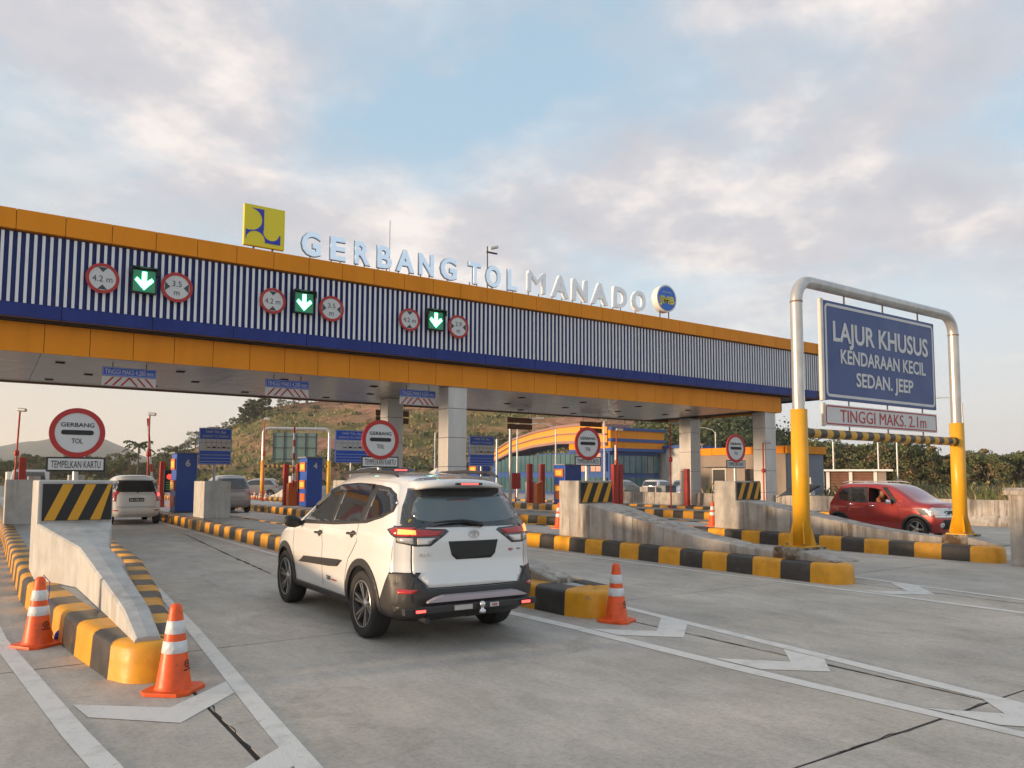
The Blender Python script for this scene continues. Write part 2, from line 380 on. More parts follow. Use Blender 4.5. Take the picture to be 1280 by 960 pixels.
b.box(-60, 33.42, -.04, 140, 120, -.001, M_road); b.box(33.51, -60, -.04, 140, 33.41, -.001, M_road); b.box(-60, -60, -.04, -9.01, 33.41, -.001, M_road); b.box(-9, -60, -.04, 33.5, -7.31, -.001, M_road)
b.obj('far_road_surface', rd)
# dark ragged crack in the first lane and by the first island
def crack(pts, wd, parent=rd):
    b = MB(); vs = []; n = 40; K = len(pts)-1
    for i in range(n+1):
        t = i/n*K; k = min(int(t), K-1); f = t-k
        x = pts[k][0]+(pts[k+1][0]-pts[k][0])*f; y = pts[k][1]+(pts[k+1][1]-pts[k][1])*f
        dx, dy = pts[k+1][0]-pts[k][0], pts[k+1][1]-pts[k][1]; l = math.hypot(dx, dy); nx, ny = -dy/l, dx/l
        o = noise.noise(Vector((x*5, y*5, 0)))*.03; ww = wd*(.3+abs(noise.noise(Vector((x*9, y*9, 4))))*1.8)*min(1, 6*min(i/n, 1-i/n)+.1)
        vs += [(x+nx*(o-ww), y+ny*(o-ww), .0035), (x+nx*(o+ww), y+ny*(o+ww), .0035)]
    b.add(vs, [(2*i, 2*i+1, 2*i+3, 2*i+2) for i in range(n)], M_seal); o = b.obj('road_crack', parent); struct(o)
crack([(4.98, 25.7), (4.29, 15.9), (4.11, 13.0)], .030)
crack([(1.42, 6.2), (1.40, 4.2)], .007)
crack([(6.29, 6.55), (6.275, 4.0), (6.265, 1.4)], .010); crack([(11.53, 6.9), (11.525, 4.4), (11.52, 2.2)], .012); crack([(4.2, 2.83), (5.4, 2.81), (6.6, 2.83)], .007)

def marking(name, polys, z=.004):
    b = MB()
    for p in polys: b.add([(x, y, z) for x, y in p], [tuple(range(len(p)))], M_paint)
    return struct(b.obj(name))
marking('edge_line_marking', [[(.05, 17.0), (.05, 11.2), (.12, 9.45), (.48, 5.75), (.565, 5.05), (.75, 3.2), (.91, 3.2), (.715, 5.05), (.63, 5.75), (.26, 9.45), (.17, 11.2), (.17, 17.0)]])
marking('edge_line_marking', [[(2.14, 12.5), (1.87, 8.85), (1.60, 5.4), (1.46, 3.4), (1.60, 3.4), (1.74, 5.4), (2.00, 8.85), (2.23, 12.5)]])
marking('chevron_marking', [[(.60, 6.50), (.66, 6.10), (1.16, 5.62), (1.655, 6.17), (1.685, 6.54), (1.17, 6.03)]], .0045)
marking('chevron_marking', [[(.70, 4.78), (.74, 4.44), (1.13, 4.08), (1.545, 4.45), (1.575, 4.80), (1.13, 4.42)]], .0045)
marking('edge_line_marking', [[(5.32, 34), (5.28, 28.8), (5.16, 16.0), (5.20, 10.0), (5.38, 7.0), (5.43, 4.5), (5.56, 2.5), (5.66, .9), (5.78, .9), (5.69, 2.5), (5.60, 4.5), (5.55, 7.0), (5.33, 10.0), (5.27, 16.0), (5.39, 28.8), (5.43, 34)]])
marking('edge_line_marking', [[(6.98, 9.4), (6.70, 6.65), (6.46, 4.34), (6.28, 2.75), (6.10, 1.1), (6.24, 1.1), (6.43, 2.66), (6.63, 4.5), (6.86, 6.9), (7.12, 9.4)]])
marking('chevron_marking', [[(5.57, 6.60), (6.09, 6.10), (6.69, 6.63), (6.67, 6.2), (6.08, 5.70), (5.59, 6.18)],
                           [(5.62, 4.90), (6.09, 4.42), (6.48, 4.78), (6.45, 4.32), (6.07, 4.01), (5.64, 4.39)],
                           [(5.69, 3.0), (6.02, 2.62), (6.30, 2.90), (6.27, 2.48), (6.0, 2.22), (5.72, 2.52)]], .0045)
marking('edge_line_marking', [[(10.62, 34), (10.60, 15), (10.58, 11), (10.58, 8.6), (10.62, 7.5), (10.66, 6.2), (10.68, 4.0), (10.80, 1.8), (10.92, 1.8), (10.82, 4.0), (10.80, 6.2), (10.74, 7.5), (10.68, 8.6), (10.68, 11), (10.70, 15), (10.72, 34)]])
marking('edge_line_marking', [[(12.5, 9.5), (12.16, 7.40), (12.0, 6.35), (11.84, 4.87), (11.55, 2.0), (11.67, 2.0), (11.96, 4.87), (12.12, 6.35), (12.28, 7.4), (12.62, 9.5)]])
marking('chevron_marking', [[(10.83, 6.56), (11.35, 6.20), (12.05, 6.85), (12.02, 6.38), (11.34, 5.78), (10.84, 6.16)],
                           [(10.84, 4.5), (11.35, 4.15), (11.86, 4.75), (11.82, 4.3), (11.34, 3.75), (10.86, 4.1)]], .0045)
marking('lane_line_marking', [[(x, y), (x+.12, y), (x+.12, y+3), (x, y+3)] for x in (24.6, 28.6) for y in (6, 12)])
marking('lane_line_marking', [[(15.9, 34), (15.95, 10), (16.05, 8), (16.17, 8), (16.07, 10), (16.02, 34)]])

# ------------------------------------------------------------------ islands
SEG = .565
KP = [(0, -.0), (.010, .15), (.016, .262), (.034, .294), (.075, .314), (.29, .318), (.29, 0)]
def offset_path(pts, d):
    out_ = []
    for i, p in enumerate(pts):
        a = Vector(pts[max(i-1, 0)]); c = Vector(pts[min(i+1, len(pts)-1)]); t = (c-a).normalized(); n_ = Vector((t.y, -t.x))
        out_.append(Vector(p)+n_*d)
    return out_
def resample(pts, step):
    P = [Vector(p) for p in pts]; res = []; D = [0]
    for i in range(1, len(P)): D.append(D[-1]+(P[i]-P[i-1]).length)
    n = max(1, round(D[-1]/step))
    for k in range(n+1):
        d = D[-1]*k/n; i = max(j for j in range(len(D)) if D[j] <= d+1e-6); i = min(i, len(P)-2)
        f = (d-D[i])/(D[i+1]-D[i]); res.append(P[i].lerp(P[i+1], f))
    return res
def smooth_corner(pts, it=2):
    for _ in range(it):
        q = [pts[0]]
        for i in range(len(pts)-1):
            a, c = Vector(pts[i]), Vector(pts[i+1])
            if (a-c).length < 1.2: q += [tuple(a.lerp(c, .25)), tuple(a.lerp(c, .75))]
            else: q += [tuple(a.lerp(c, .1/(a-c).length)), tuple(a.lerp(c, 1-.1/(a-c).length))]
        q.append(pts[-1]); pts = q
    return pts
SHARED = {}
def kerb_run(path, parent, first_black=False, name='kerb_block', sub=4):
    """painted kerb blocks along a path, island interior on the right-hand side of travel"""
    pts = resample(path, SEG/sub); k = 0; blk = first_black
    while k < len(pts)-1:
        seg = pts[k:k+sub+1]
        m = M_blk if blk else M_yel
        d0 = seg[-1]-seg[0]
        b = MB(); vs = []; rows = []
        allp = seg
        for i, p in enumerate(allp):
            gi = k+i; a = pts[max(gi-1, 0)]; c = pts[min(gi+1, len(pts)-1)]; t = (c-a).normalized(); nn = Vector((-t.y, t.x))
            for (o, z) in KP: vs.append((p.x+nn.x*o-seg[0].x, p.y+nn.y*o-seg[0].y, z))
        n = len(KP)
        for i in range(len(allp)-1):
            for j in range(n-1): rows.append((i*n+j, i*n+j+1, (i+1)*n+j+1, (i+1)*n+j))
        b.add(vs, rows, m, True)
        b.add(vs[:n], [tuple(range(n))], m); b.add(vs[-n:], [tuple(range(n))], m)
        straight = abs(d0.x) < 1e-5 and (len(seg) == sub+1) and k > sub
        key = (blk, round(d0.y, 3))
        if straight and key in SHARED: me = SHARED[key]
        else:
            me = b.mesh(name)
            if straight: SHARED[key] = me
        link(name, me, parent, (seg[0].x, seg[0].y, noise.noise(Vector((seg[0].x, seg[0].y*1.3, 0)))*.004))
        k += sub; blk = not blk
def island(left, nose, right, label, yend, right_kerb=False, group='concrete islands between the toll lanes', far_nose=True):
    """left: points from far to near; nose: points across the tip; right: near to far"""
    t = thing('toll_island', label, 'traffic island', (nose[len(nose)//2][0], nose[0][1], 0), 0, group)
    t.location = (0, 0, 0)
    full = [left[-1]]+nose+[right[0]]
    tip = smooth_corner(full, 2)
    lr = list(reversed(left)); L_ = resample(lr, SEG/4); L_.reverse()
    n4 = (len(L_)-1) % 4; L_ = L_[n4:] if n4 else L_
    blocks = (len(L_)-1)//4
    kerb_run([tuple(p) for p in L_], t, blocks % 2 == 1)
    # nose cap: one yellow block round the tip
    P = tip; b = MB(); vs = []; n = len(KP)
    for i, p in enumerate(P):
        a = Vector(P[max(i-1, 0)]); c = Vector(P[min(i+1, len(P)-1)]); d = (c-a).normalized(); nn = Vector((-d.y, d.x))
        for (o, z) in KP: vs.append((p[0]+nn.x*o, p[1]+nn.y*o, z))
    b.add(vs, [(i*n+j, i*n+j+1, (i+1)*n+j+1, (i+1)*n+j) for i in range(len(P)-1) for j in range(n-1)], M_yel, True)
    cap = [Vector((vs[i*n+n-2][0], vs[i*n+n-2][1], KP[-2][1]-.002)) for i in range(len(P))]
    b.add(cap, [tuple(range(len(cap)))], M_yel)
    b.obj('kerb_nose', t)
    kerb_run(right, t, True)
    # deck between the kerbs
    il = offset_path(left, 0); ins = .27
    lf = [(p[0]+ins, p[1]) for p in left]; rg = [(p[0]-ins, p[1]) for p in right]
    poly = lf+[(nose[0][0]+.2, nose[0][1]+.25), (nose[-1][0]-.2, nose[-1][1]+.25)]+rg
    b = MB(); b.prism(poly, 'z', .0, .300, M_deck); b.obj('deck', t)
    return t
isl1 = island([(.40, 62), (.43, 20), (.46, 12.2), (.62, 9.6), (.745, 8.35), (.90, 7.15)], [(1.04, 6.84), (1.42, 6.80)], [(1.52, 7.15), (1.66, 8.98), (1.80, 9.9), (2.22, 14), (2.40, 19), (2.45, 62)],
              'leftmost toll island with striped kerb and two cones at its tip', 62, True)
isl2 = island([(5.5, 62), (5.5, 17), (5.62, 11), (5.84, 7.4)], [(5.98, 6.98), (6.42, 6.98)], [(6.62, 7.4), (7.2, 12), (7.4, 18), (7.4, 62)],
              'toll island right beside the white car, carrying card machine number 6', 62)
isl3 = island([(11.04, 62), (11.04, 20), (11.04, 14), (11.02, 7.6)], [(11.06, 7.1), (11.62, 7.1)], [(11.82, 7.6), (12.9, 12), (13.6, 18), (13.6, 62)],
              'toll island under the left pole of the blue lane gantry', 62)
isl4 = island([(16.44, 62), (16.44, 20), (16.44, 14), (16.5, 7.7)], [(16.58, 7.2), (17.1, 7.2)], [(17.3, 7.7), (18.3, 12), (18.9, 18), (18.9, 55)],
              'toll island under the right pole of the gantry, beside the red car', 62)
isl5 = island([(24.3, 55), (24.3, 24), (24.35, 20.5)], [(24.5, 19.9), (25.2, 19.9)], [(25.5, 20.5), (26.5, 24), (26.6, 55)],
              'far toll island behind the red camera pole', 55)
isl6 = island([(28.5, 50), (28.5, 22), (28.6, 19.2)], [(28.8, 18.6), (30.2, 18.6)], [(30.6, 19.2), (31.0, 22), (31.0, 50)],
              'far toll island at the foot of the rightmost canopy columns', 50)

def crash_wall(xl, xr, y_face, y_back, prof, xnose, ynose, label, ztop=1.60, bend=None, nw=.36, material=None):
    """block with hazard panel, then a sloping spine narrowing to the nose. prof: (y, z) of the spine top from block to nose"""
    m = material or M_wall
    t = thing('crash_wall', label, 'concrete barrier', (0, 0, 0), 0, 'sloping concrete crash walls on the island tips')
    b = MB(); b.box(xl, y_face, .301, xr, y_back, ztop, m); b.obj('end_block', t, bevel=.018)
    # spine: rows across the width for each station, with small sag and chipping
    b = MB(); vs = []; Wd = []
    st = []
    for k in range(len(prof)-1):
        (ya, za), (yb, zb) = prof[k], prof[k+1]; n = max(1, int(abs(ya-yb)/.2))
        for i in range(n): f = i/n; st.append((ya+(yb-ya)*f, za+(zb-za)*f))
    st.append(prof[-1])
    for (y, z) in st:
        if bend: 
            f = min(1, max(0, (y_face-y)/(y_face-bend))); f = f*f*(3-2*f) if False else f
            f2 = min(1, max(0, (bend-y)/(bend-ynose)))
            l = xl+(xnose[0]-xl)*f+(xnose[2]-xnose[0])*f2; r = xr+(xnose[1]-xr)*f+(xnose[3]-xnose[1])*f2
        else:
            f = (y_face-y)/(y_face-ynose); l = xl+(xnose[0]-xl)*f; r = xr+(xnose[1]-xr)*f
        jz = noise.noise(Vector((y*2.1, xl, 0)))*.012
        c = .02
        vs += [(l, y, .301), (l+noise.noise(Vector((y*3, 1, xl)))*.006, y, z-c+jz), (l+c, y, z+jz), ((l+r)/2, y, z+.006+jz), (r-c, y, z+jz), (r, y, z-c+jz), (r, y, .301)]
    K = len(st); n = 7
    b.add(vs, [(i*n+j, i*n+j+1, (i+1)*n+j+1, (i+1)*n+j) for i in range(K-1) for j in range(n-1)], m)
    b.add(vs[-n:], [tuple(range(n))], m)
    b.obj('spine', t)
    # hazard panel on the face above the spine
    z0, z1 = prof[0][1]+.03, ztop-.045; x0, x1 = xl+.05, xr-.015; y0 = y_face-.022; ph = z1-z0; pw = x1-x0
    b = MB(); b.box(x0, y0, z0, x1, y_face, z1, M_black); pn = b.obj('hazard_panel', t)
    b = MB(); nst = 3; pitch = pw/3.05; sw = pitch*.46; sh = ph*.42
    for i in range(nst):
        xa = x0+.03*pw+i*pitch
        q = [(xa, z0+.004), (xa+sw, z0+.004), (xa+sw+sh, z1-.004), (xa+sh, z1-.004)]
        q = [(min(max(x, x0+.004), x1-.004), z) for x, z in q]
        b.prism(q, 'y', y0-.004, y0+.001, mat('hazard_yellow', (.62, .30, .012), .5))
    b.obj('yellow_stripes', pn)
    return t
P3 = [(13.75, 1.07), (13.3, 1.05), (12.4, .90), (11.2, .72), (10.3, .58), (8.9, .44), (8.45, .43)]
crash_wall(.59, 1.47, 11.85, 13.3, [(11.85, 1.04), (10.8, .80), (9.3, .66), (7.55, .50), (6.95, .34)], (.98, 1.32, 1.06, 1.26), 6.95,
           'sloping crash wall painted white with a striped end panel on the leftmost island', 1.60, bend=10.8, material=M_wallw)
crash_wall(5.62, 6.65, 13.6, 14.4, [(13.6, 1.07), (12.3, .90), (10.3, .60), (8.6, .48), (7.9, .34)], (6.12, 6.45), 7.9,
           'low sloping crash wall mostly hidden behind the white car')
def foot(x0, x1, y0, y1, t):
    b = MB(); b.box(x0, y0, .301, x1, y1, .50, mat('foot_concrete', (.36, .33, .28), .9, n=.75, ns=5, bump=.5, c2=(.12, .07, .035), lo=.42, hi=.60)); b.obj('pole_foot', t, bevel=.02)
    b = MB(); b.add([(x0, y0, .46), (x1, y0, .46), (x1-.05, y0-.62, .33), (x0+.06, y0-.62, .33), (x0, y0, .301), (x1, y0, .301), (x1-.05, y0-.62, .301), (x0+.06, y0-.62, .301)],
                    [(0, 1, 2, 3), (0, 3, 7, 4), (1, 5, 6, 2), (2, 6, 7, 3)], M_wall); b.obj('nose_ramp', t)
t = crash_wall(11.28, 12.3, 13.75, 14.48, P3, (11.22, 11.66), 8.45, 'long stained crash wall leading up from the left gantry pole'); foot(11.22, 11.98, 7.92, 8.44, t)
t = crash_wall(16.72, 17.78, 13.75, 14.48, P3, (16.9, 17.32), 8.45, 'long stained crash wall leading up from the right gantry pole'); foot(16.9, 17.5, 7.92, 8.44, t)

# concrete blocks further along
def block(x0, y0, x1, y1, zt, label, m=None):
    b = MB(); b.box(0, 0, .301, x1-x0, y1-y0, zt, m or M_wallw); o = b.obj('concrete_block', None, (x0, y0, 0), bevel=.02)
    tag(o, label, 'concrete block', 'upright concrete blocks on the islands'); return o
block(.50, 25.8, 1.53, 27.2, 1.56, 'grey concrete block behind the leftmost crash wall')
block(5.95, 26.5, 6.80, 28.0, 1.52, 'grey concrete block in front of blue machine 6')
block(11.5, 19.2, 12.5, 19.9, 1.70, 'grey concrete block by the foot of the left front canopy column')
block(1.35, 34, 1.75, 34.6, 1.66, 'small white concrete block seen left of the lane sign pole'); block(2.75, 35, 3.3, 35.6, 1.72, 'small white concrete block seen right of the lane sign pole')

# ------------------------------------------------------------------ canopy
cano = thing('toll_canopy', 'long flat toll plaza canopy with orange and blue cladding and white slats', 'canopy', (0, 0, 0))
X0, X1, XB = -9.0, 33.64, 30.6
g = .006
# structure behind cladding
b = MB(); b.box(X0+.05, 22.02, 5.60, X1-.05, 29.9, 8.05, M_navy); b.obj('recess_wall', cano)
b = MB(); b.box(X0+.05, 22.34, 4.80, XB-.05, 29.32, 5.58, M_gap); b.obj('inner_frame', cano)
me_cap = MB().box(0, 0, 0, 1.04-2*g, .30, .50, M_orange).mesh('top_panel', .006)
x = X0
while x < X1-.5:
    link('top_panel', me_cap, cano, (x+g, 21.80, 7.635)); x += 1.04
b = MB(); b.box(X0, 21.82, 7.65, X1, 30.0, 8.11, M_gap); b.obj('roof_slab', cano)
b = MB(); b.box(x+.002, 21.80, 7.635, x+.02, 30.02, 8.135, M_orange); b.obj('end_cap', cano)
me_bm = MB().box(0, 0, 0, 1.01-2*g, .06, .735, M_orange).mesh('beam_panel', .006)
k = 0
while X0+1.01*(k+1) < XB+.4:
    link('beam_panel', me_bm, cano, (X0+1.01*k-.02+g, 22.28, 4.72)); k += 1
XE = X0+1.01*k-.02
b = MB(); b.box(XE, 22.28, 4.72, XE+.05, 29.42, 5.455, M_orange); b.obj('beam_end', cano)
me_bb = MB().box(0, 0, 0, 2.08-2*g, .12, .34, M_blue).mesh('blue_panel', .006)
k = 0
while X0+2.08*(k+1) < X1+.3: link('blue_panel', me_bb, cano, (X0+2.08*k+g, 21.88, 5.52)); k += 1
b = MB(); b.box(X0, 21.90, 5.50, X1, 22.30, 5.518, M_brown); b.box(X0, 22.0, 5.46, XB, 22.33, 5.50, M_gap); b.obj('lower_flashing', cano)
b = MB(); b.box(X1-.02, 21.885, 5.52, X1+.02, 29.9, 5.86, M_blue); b.box(X1-.02, 21.95, 5.862, X1, 29.9, 7.63, M_navy); b.obj('blue_end', cano)
# navy rails and backing panels behind the slats
for z in (6.28, 6.72, 7.16):
    b = MB(); b.box(X0+.05, 21.985, z, X1-.05, 22.015, z+.035, M_blue); b.obj('rail', cano)
me_bk = MB().box(0, 0, 0, 2.07, .012, 1.74, mat('blue_backing', (.020, .042, .20), .4, spec=.2)).mesh('backing_panel')
for i in range(20): link('backing_panel', me_bk, cano, (X0+.05+i*2.08, 22.004, 5.87))
me_sl = MB().box(0, 0, 0, .068, .035, 1.72, M_slat).mesh('slat', .004)
for i in range(250):
    link('slat', me_sl, cano, (X0+.05+i*.1702, 21.885, 5.862))
# soffit
me_sf = MB().box(0, 0, 0, 2.50, .585, .03, M_soffit).mesh('soffit_panel')
for i in range(16):
    for j in range(12):
        if X0+i*2.51+2.5 < XE+.1: link('soffit_panel', me_sf, cano, (X0+i*2.51, 22.35+j*.59, 4.735))
b = MB(); b.box(X0, 29.42, 4.68, XE, 29.50, 5.3, M_brown); b.obj('rear_edge', cano)
me_dl = MB().box(-.11, -.11, 0, .11, .11, .03, M_gap).mesh('downlight')
for i in range(13):
    for j, yy in enumerate((23.9, 26.2, 28.3)): link('downlight', me_dl, cano, (-7.6+i*3.05+(j % 2)*.9, yy, 4.71))
# columns
def column(x, y, w_, d, label):
    c = thing('canopy_column', label, 'column', (x, y, 0), 0, 'square clad columns of the canopy')
    b = MB(); b.box(.012, .012, .3, w_-.012, d-.012, 4.734, M_gap); b.obj('core', c)
    zs = [.32, 1.05, 2.03, 3.01, 3.99, 4.733]
    for i in range(5):
        b = MB(); b.box(0, 0, zs[i]+.006, w_, d, zs[i+1]-.006, M_colm); b.obj('column_panel', c, bevel=.008)
column(12.72, 22.36, .72, .66, 'front canopy column with warm lit left face, above the white car')
column(12.74, 27.1, .66, .66, 'rear canopy column behind the second round lane sign')
column(29.35, 22.36, .74, .70, 'front canopy column at the right end of the canopy')
column(29.45, 27.0, .74, .75, 'rear canopy column left of the small booth building')
column(-3.75, 22.36, .72, .66, 'front canopy column left of the picture edge')

# signs on the slats
def round_sign(x, z, r, l1, l2, label, vert):
    t = thing('limit_sign', label, 'road sign', (x, 21.80, z), 0, 'round limit signs on the canopy front')
    b = MB(); b.disc(0, 0, r*.97, .0, .02, M_signw); b.obj('face', t)
    b = MB(); b.disc(0, 0, r, -.012, .03, M_red, r0=r*.80); b.obj('red_ring', t)
    k = r*.80; tri = r*.30
    for s in (1, -1):
        b = MB()
        q = [(-tri, s*k*.93), (tri, s*k*.93), (0, s*k*.52)]
        if not vert: q = [(p[1], p[0]) for p in q]
        b.prism(q, 'y', -.004, .001, M_dgrey); b.obj('arrowhead', t)
    if l2: text(l1, r*.38, 0, r*.24, -.003, M_dgrey, t); text(l2, r*.38, 0, -r*.34, -.003, M_dgrey, t)
    else: text(l1, r*.40, 0, -.01, -.003, M_dgrey, t, sx=.95)
    b = MB(); b.box(-.02, .03, -r*.7, .02, .085, r*.7, M_grey); b.obj('bracket', t)
round_sign(2.26, 6.70, .385, '4.2 m', None, 'leftmost round 4.2 m height limit sign on the slats', True)
round_sign(4.03, 6.72, .40, '3.5', 'm', 'round 3.5 m width limit sign, right of the leftmost green arrow', False)
round_sign(6.60, 6.70, .37, '4.2 m', None, 'round 4.2 m height limit sign left of the middle green arrow', True)
round_sign(8.36, 6.70, .385, '3.5', 'm', 'round 3.5 m width limit sign right of the middle green arrow', False)
round_sign(10.96, 6.68, .365, '4.2 m', None, 'round 4.2 m height limit sign left of the rightmost green arrow', True)
round_sign(12.76, 6.66, .385, '2.9', 'm', 'round 2.9 m width limit sign, rightmost on the slats', False)
M_ledbk = mat('led_board_green', (.02, .10, .055), .5, em=.10, emc=(.1, .8, .4))
for x, l in ((3.22, 'leftmost lit green down arrow signal on the slats'), (7.50, 'middle lit green down arrow signal on the slats'), (11.88, 'rightmost lit green down arrow signal on the slats')):
    t = thing('lane_signal', l, 'lane signal', (x, 21.80, 6.76), 0, 'green arrow lane signals on the canopy')
    b = MB(); b.box(-.30, -.05, -.32, .30, .08, .32, M_black); b.obj('housing', t, bevel=.01)
    b = MB(); b.box(-.265, -.056, -.285, .265, -.051, .275, M_ledbk); b.obj('display', t)
    b = MB(); b.prism([(-.055, .24), (.055, .24), (.055, -.02), (.175, .085), (.225, .01), (0, -.24), (-.225, .01), (-.175, .085), (-.055, -.02)], 'y', -.068, -.057, M_green); ar = b.obj('green_arrow', t)
    b = MB(); b.prism([(-.03, .22), (.03, .22), (.03, -.08), (.18, .045), (.195, .015), (0, -.20), (-.195, .015), (-.18, .045), (-.03, -.08)], 'y', -.071, -.0681, M_ledw); b.obj('arrow_core', ar)
    b = MB(); b.box(-.33, -.20, .33, .33, .02, .345, M_black); b.box(-.33, -.2, .15, -.315, .02, .33, M_black); b.box(.315, -.2, .15, .33, .02, .33, M_black); b.obj('hood', t)

# hanging clearance signs
for x0, x1, l in ((2.47, 3.80, 'leftmost hanging clearance sign, blue over red and white bars'), (6.81, 8.14, 'middle hanging clearance sign, blue over red and white bars'), (11.24, 12.58, 'rightmost hanging clearance sign, between two canopy columns')):
    t = thing('clearance_sign', l, 'sign', (x0, 23.0, 4.1), 0, 'height signs hanging under the canopy'); W_ = x1-x0
    b = MB(); b.box(0, 0, .26, W_, .03, .50, M_signb); b.obj('blue_plate', t)
    b = MB(); b.box(.015, -.003, .275, W_-.015, -.001, .485, M_signw); b.box(.025, -.006, .285, W_-.025, -.003, .475, M_signb); b.obj('plate_border', t)
    text('TINGGI MAKS 4.200 mm', .13, W_/2, .38, -.007, M_signw, t, w=W_*.9)
    b = MB(); b.box(0, 0, 0, W_, .03, .245, M_signw); pl = b.obj('barred_plate', t)
    b = MB()
    for i in range(3):
        xa = .10+i*.20
        b.prism([(xa-.06, .01), (xa, .01), (xa+.20, .235), (xa+.14, .235)], 'y', -.004, .001, M_red)
        b.prism([(W_-xa+.06, .01), (W_-xa, .01), (W_-xa-.20, .235), (W_-xa-.14, .235)], 'y', -.004, .001, M_red)
    b.obj('red_bars', pl)
    for xx in (.25, W_-.25):
        b = MB(); b.tube([(xx, .015, .5), (xx, .015, .64)], .012, M_dgrey, 6); b.obj('hanger', t)
for x0, x1, l in ((13.1, 14.6, 'brown back of a hanging sign right of the rear column'), (19.6, 21.0, 'brown back of a hanging sign above the arched building'), (23.9, 25.3, 'brown back of a hanging sign above the third lane sign')):
    t = thing('hanging_sign_back', l, 'sign', (x0, 29.0, 3.9), 0, 'sign backs hanging under the far edge of the canopy'); W_ = x1-x0
    for z in (.0, .30):
        b = MB(); b.box(0, 0, z, W_, .04, z+.24, M_brown); b.obj('plate', t)
    for xx in (.2, W_-.2):
        b = MB(); b.tube([(xx, .02, .5), (xx, .02, .84)], .012, M_dgrey, 6); b.obj('hanger', t)

# rooftop letters, badge and emblem
t = thing('roof_lettering', 'standing letters reading GERBANG TOL MANADO along the canopy roof', 'sign letters', (0, 0, 8.14))
M_acr = mat('pale_acrylic', (.58, .68, .78), .3, em=.30, emc=(.62, .80, 1.0)); M_acw = mat('white_letter', (.74, .76, .78), .35, em=.10, emc=(.9, .95, 1.0))  # faint glow added to both letter materials to brighten their faces, no lamps inside
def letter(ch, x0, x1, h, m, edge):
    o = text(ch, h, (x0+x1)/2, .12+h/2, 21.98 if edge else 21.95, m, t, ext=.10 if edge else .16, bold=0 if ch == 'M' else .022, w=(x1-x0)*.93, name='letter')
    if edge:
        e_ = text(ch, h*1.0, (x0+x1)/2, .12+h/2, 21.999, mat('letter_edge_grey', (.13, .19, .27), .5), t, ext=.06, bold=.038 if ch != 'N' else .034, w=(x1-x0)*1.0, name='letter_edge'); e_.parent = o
    w_ = x1-x0
    for xx in ((x0+.22*w_, x1-.22*w_) if ch not in 'GO' else ((x0+x1)/2,)):
        b = MB(); b.tube([(xx, 22.03, -.01), (xx, 22.03, .16)], .018, M_dgrey, 6); b.obj('letter_foot', o)
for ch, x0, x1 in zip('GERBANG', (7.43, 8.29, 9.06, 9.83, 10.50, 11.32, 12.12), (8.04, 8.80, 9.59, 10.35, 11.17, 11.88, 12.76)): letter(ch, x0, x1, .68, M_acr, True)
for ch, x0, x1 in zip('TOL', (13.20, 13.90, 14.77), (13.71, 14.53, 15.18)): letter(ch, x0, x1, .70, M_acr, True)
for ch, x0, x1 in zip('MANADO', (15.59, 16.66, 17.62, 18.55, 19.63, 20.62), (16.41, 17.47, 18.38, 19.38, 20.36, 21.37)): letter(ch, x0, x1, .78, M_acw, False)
t = thing('square_emblem', 'yellow square emblem with dark blue swooping shapes on the roof edge', 'emblem', (5.77, 21.95, 8.26))
b = MB(); b.box(0, 0, .0, 1.17, .14, 1.20, M_logoy); b.obj('panel', t, bevel=.02)
S = 1.17
def arc(cx_, cz_, r, a0, a1, n=14): return [(cx_+r*math.cos(R(a0+(a1-a0)*i/n)), cz_+r*math.sin(R(a0+(a1-a0)*i/n))) for i in range(n+1)]
b = MB()
q = [(.22, 1.10)]+[(.56, 1.10), (.56, .50)]+arc(.78, .45, .235, 180, 350, 12)+[(1.04, .42), (1.04, .13), (.60, .13)]+[(.60, .17)]+arc(.33, .17, .27, 0, 180, 12)+[(.05, .17), (.05, .46)]+[(.13, .44)]+arc(.19, .77, .32, -90, 80, 14)
b.prism(q, 'y', -.012, .0, M_logob); b.obj('swoop', t)
for xx in (.30, .84): b = MB(); b.tube([(xx, .07, -.14), (xx, .07, .01)], .03, M_dgrey, 8); b.obj('foot', t)
t = thing('round_badge', 'round blue badge with yellow letters at the right end of the roof lettering', 'emblem', (22.62, 21.9, 8.98))
b = MB(); b.disc(0, 0, .56, .0, .30, M_white, 36); b.obj('drum', t)
b = MB(); b.disc(0, 0, .50, -.012, -.001, mat('badge_blue', (.01, .14, .60), .25), 36); b.obj('face', t)
text('JMB', .30, .02, -.06, -.013, M_logoy, t, bold=.03, w=.86)
b = MB()
for i in range(3): b.box(-.46, -.016, -.16+i*.075, .30-i*.1, -.0125, -.135+i*.075, M_logoy)
b.obj('speed_lines', t); text('jasamarga', .07, 0, .27, -.013, M_signw, t, w=.5)
for xx in (-.25, .25): b = MB(); b.tube([(xx, .15, -.86), (xx, .15, -.48)], .025, M_dgrey, 8); b.obj('foot', t)
# roof camera and rod
t = thing('roof_camera', 'security camera on a short pole behind the letter O of TOL', 'camera', (14.2, 22.3, 8.14))
b = MB(); b.tube([(0, 0, -.02), (0, 0, 1.62)], .022, M_dgrey, 8); b.obj('pole', t)
b = MB(); b.box(-.03, -.04, 1.4, .40, .04, 1.44, M_dgrey); b.obj('arm', t)
b = MB(); b.tube([(.12, 0, 1.58), (.42, 0, 1.68)], .065, M_white, 8); b.obj('camera_head', t)
b = MB(); b.tube([(10.46, 22.3, 8.13), (10.46, 22.3, 9.95)], .012, M_grey, 6); tag(b.obj('lightning_rod'), 'thin upright rod between letters B and A on the roof', 'rod')

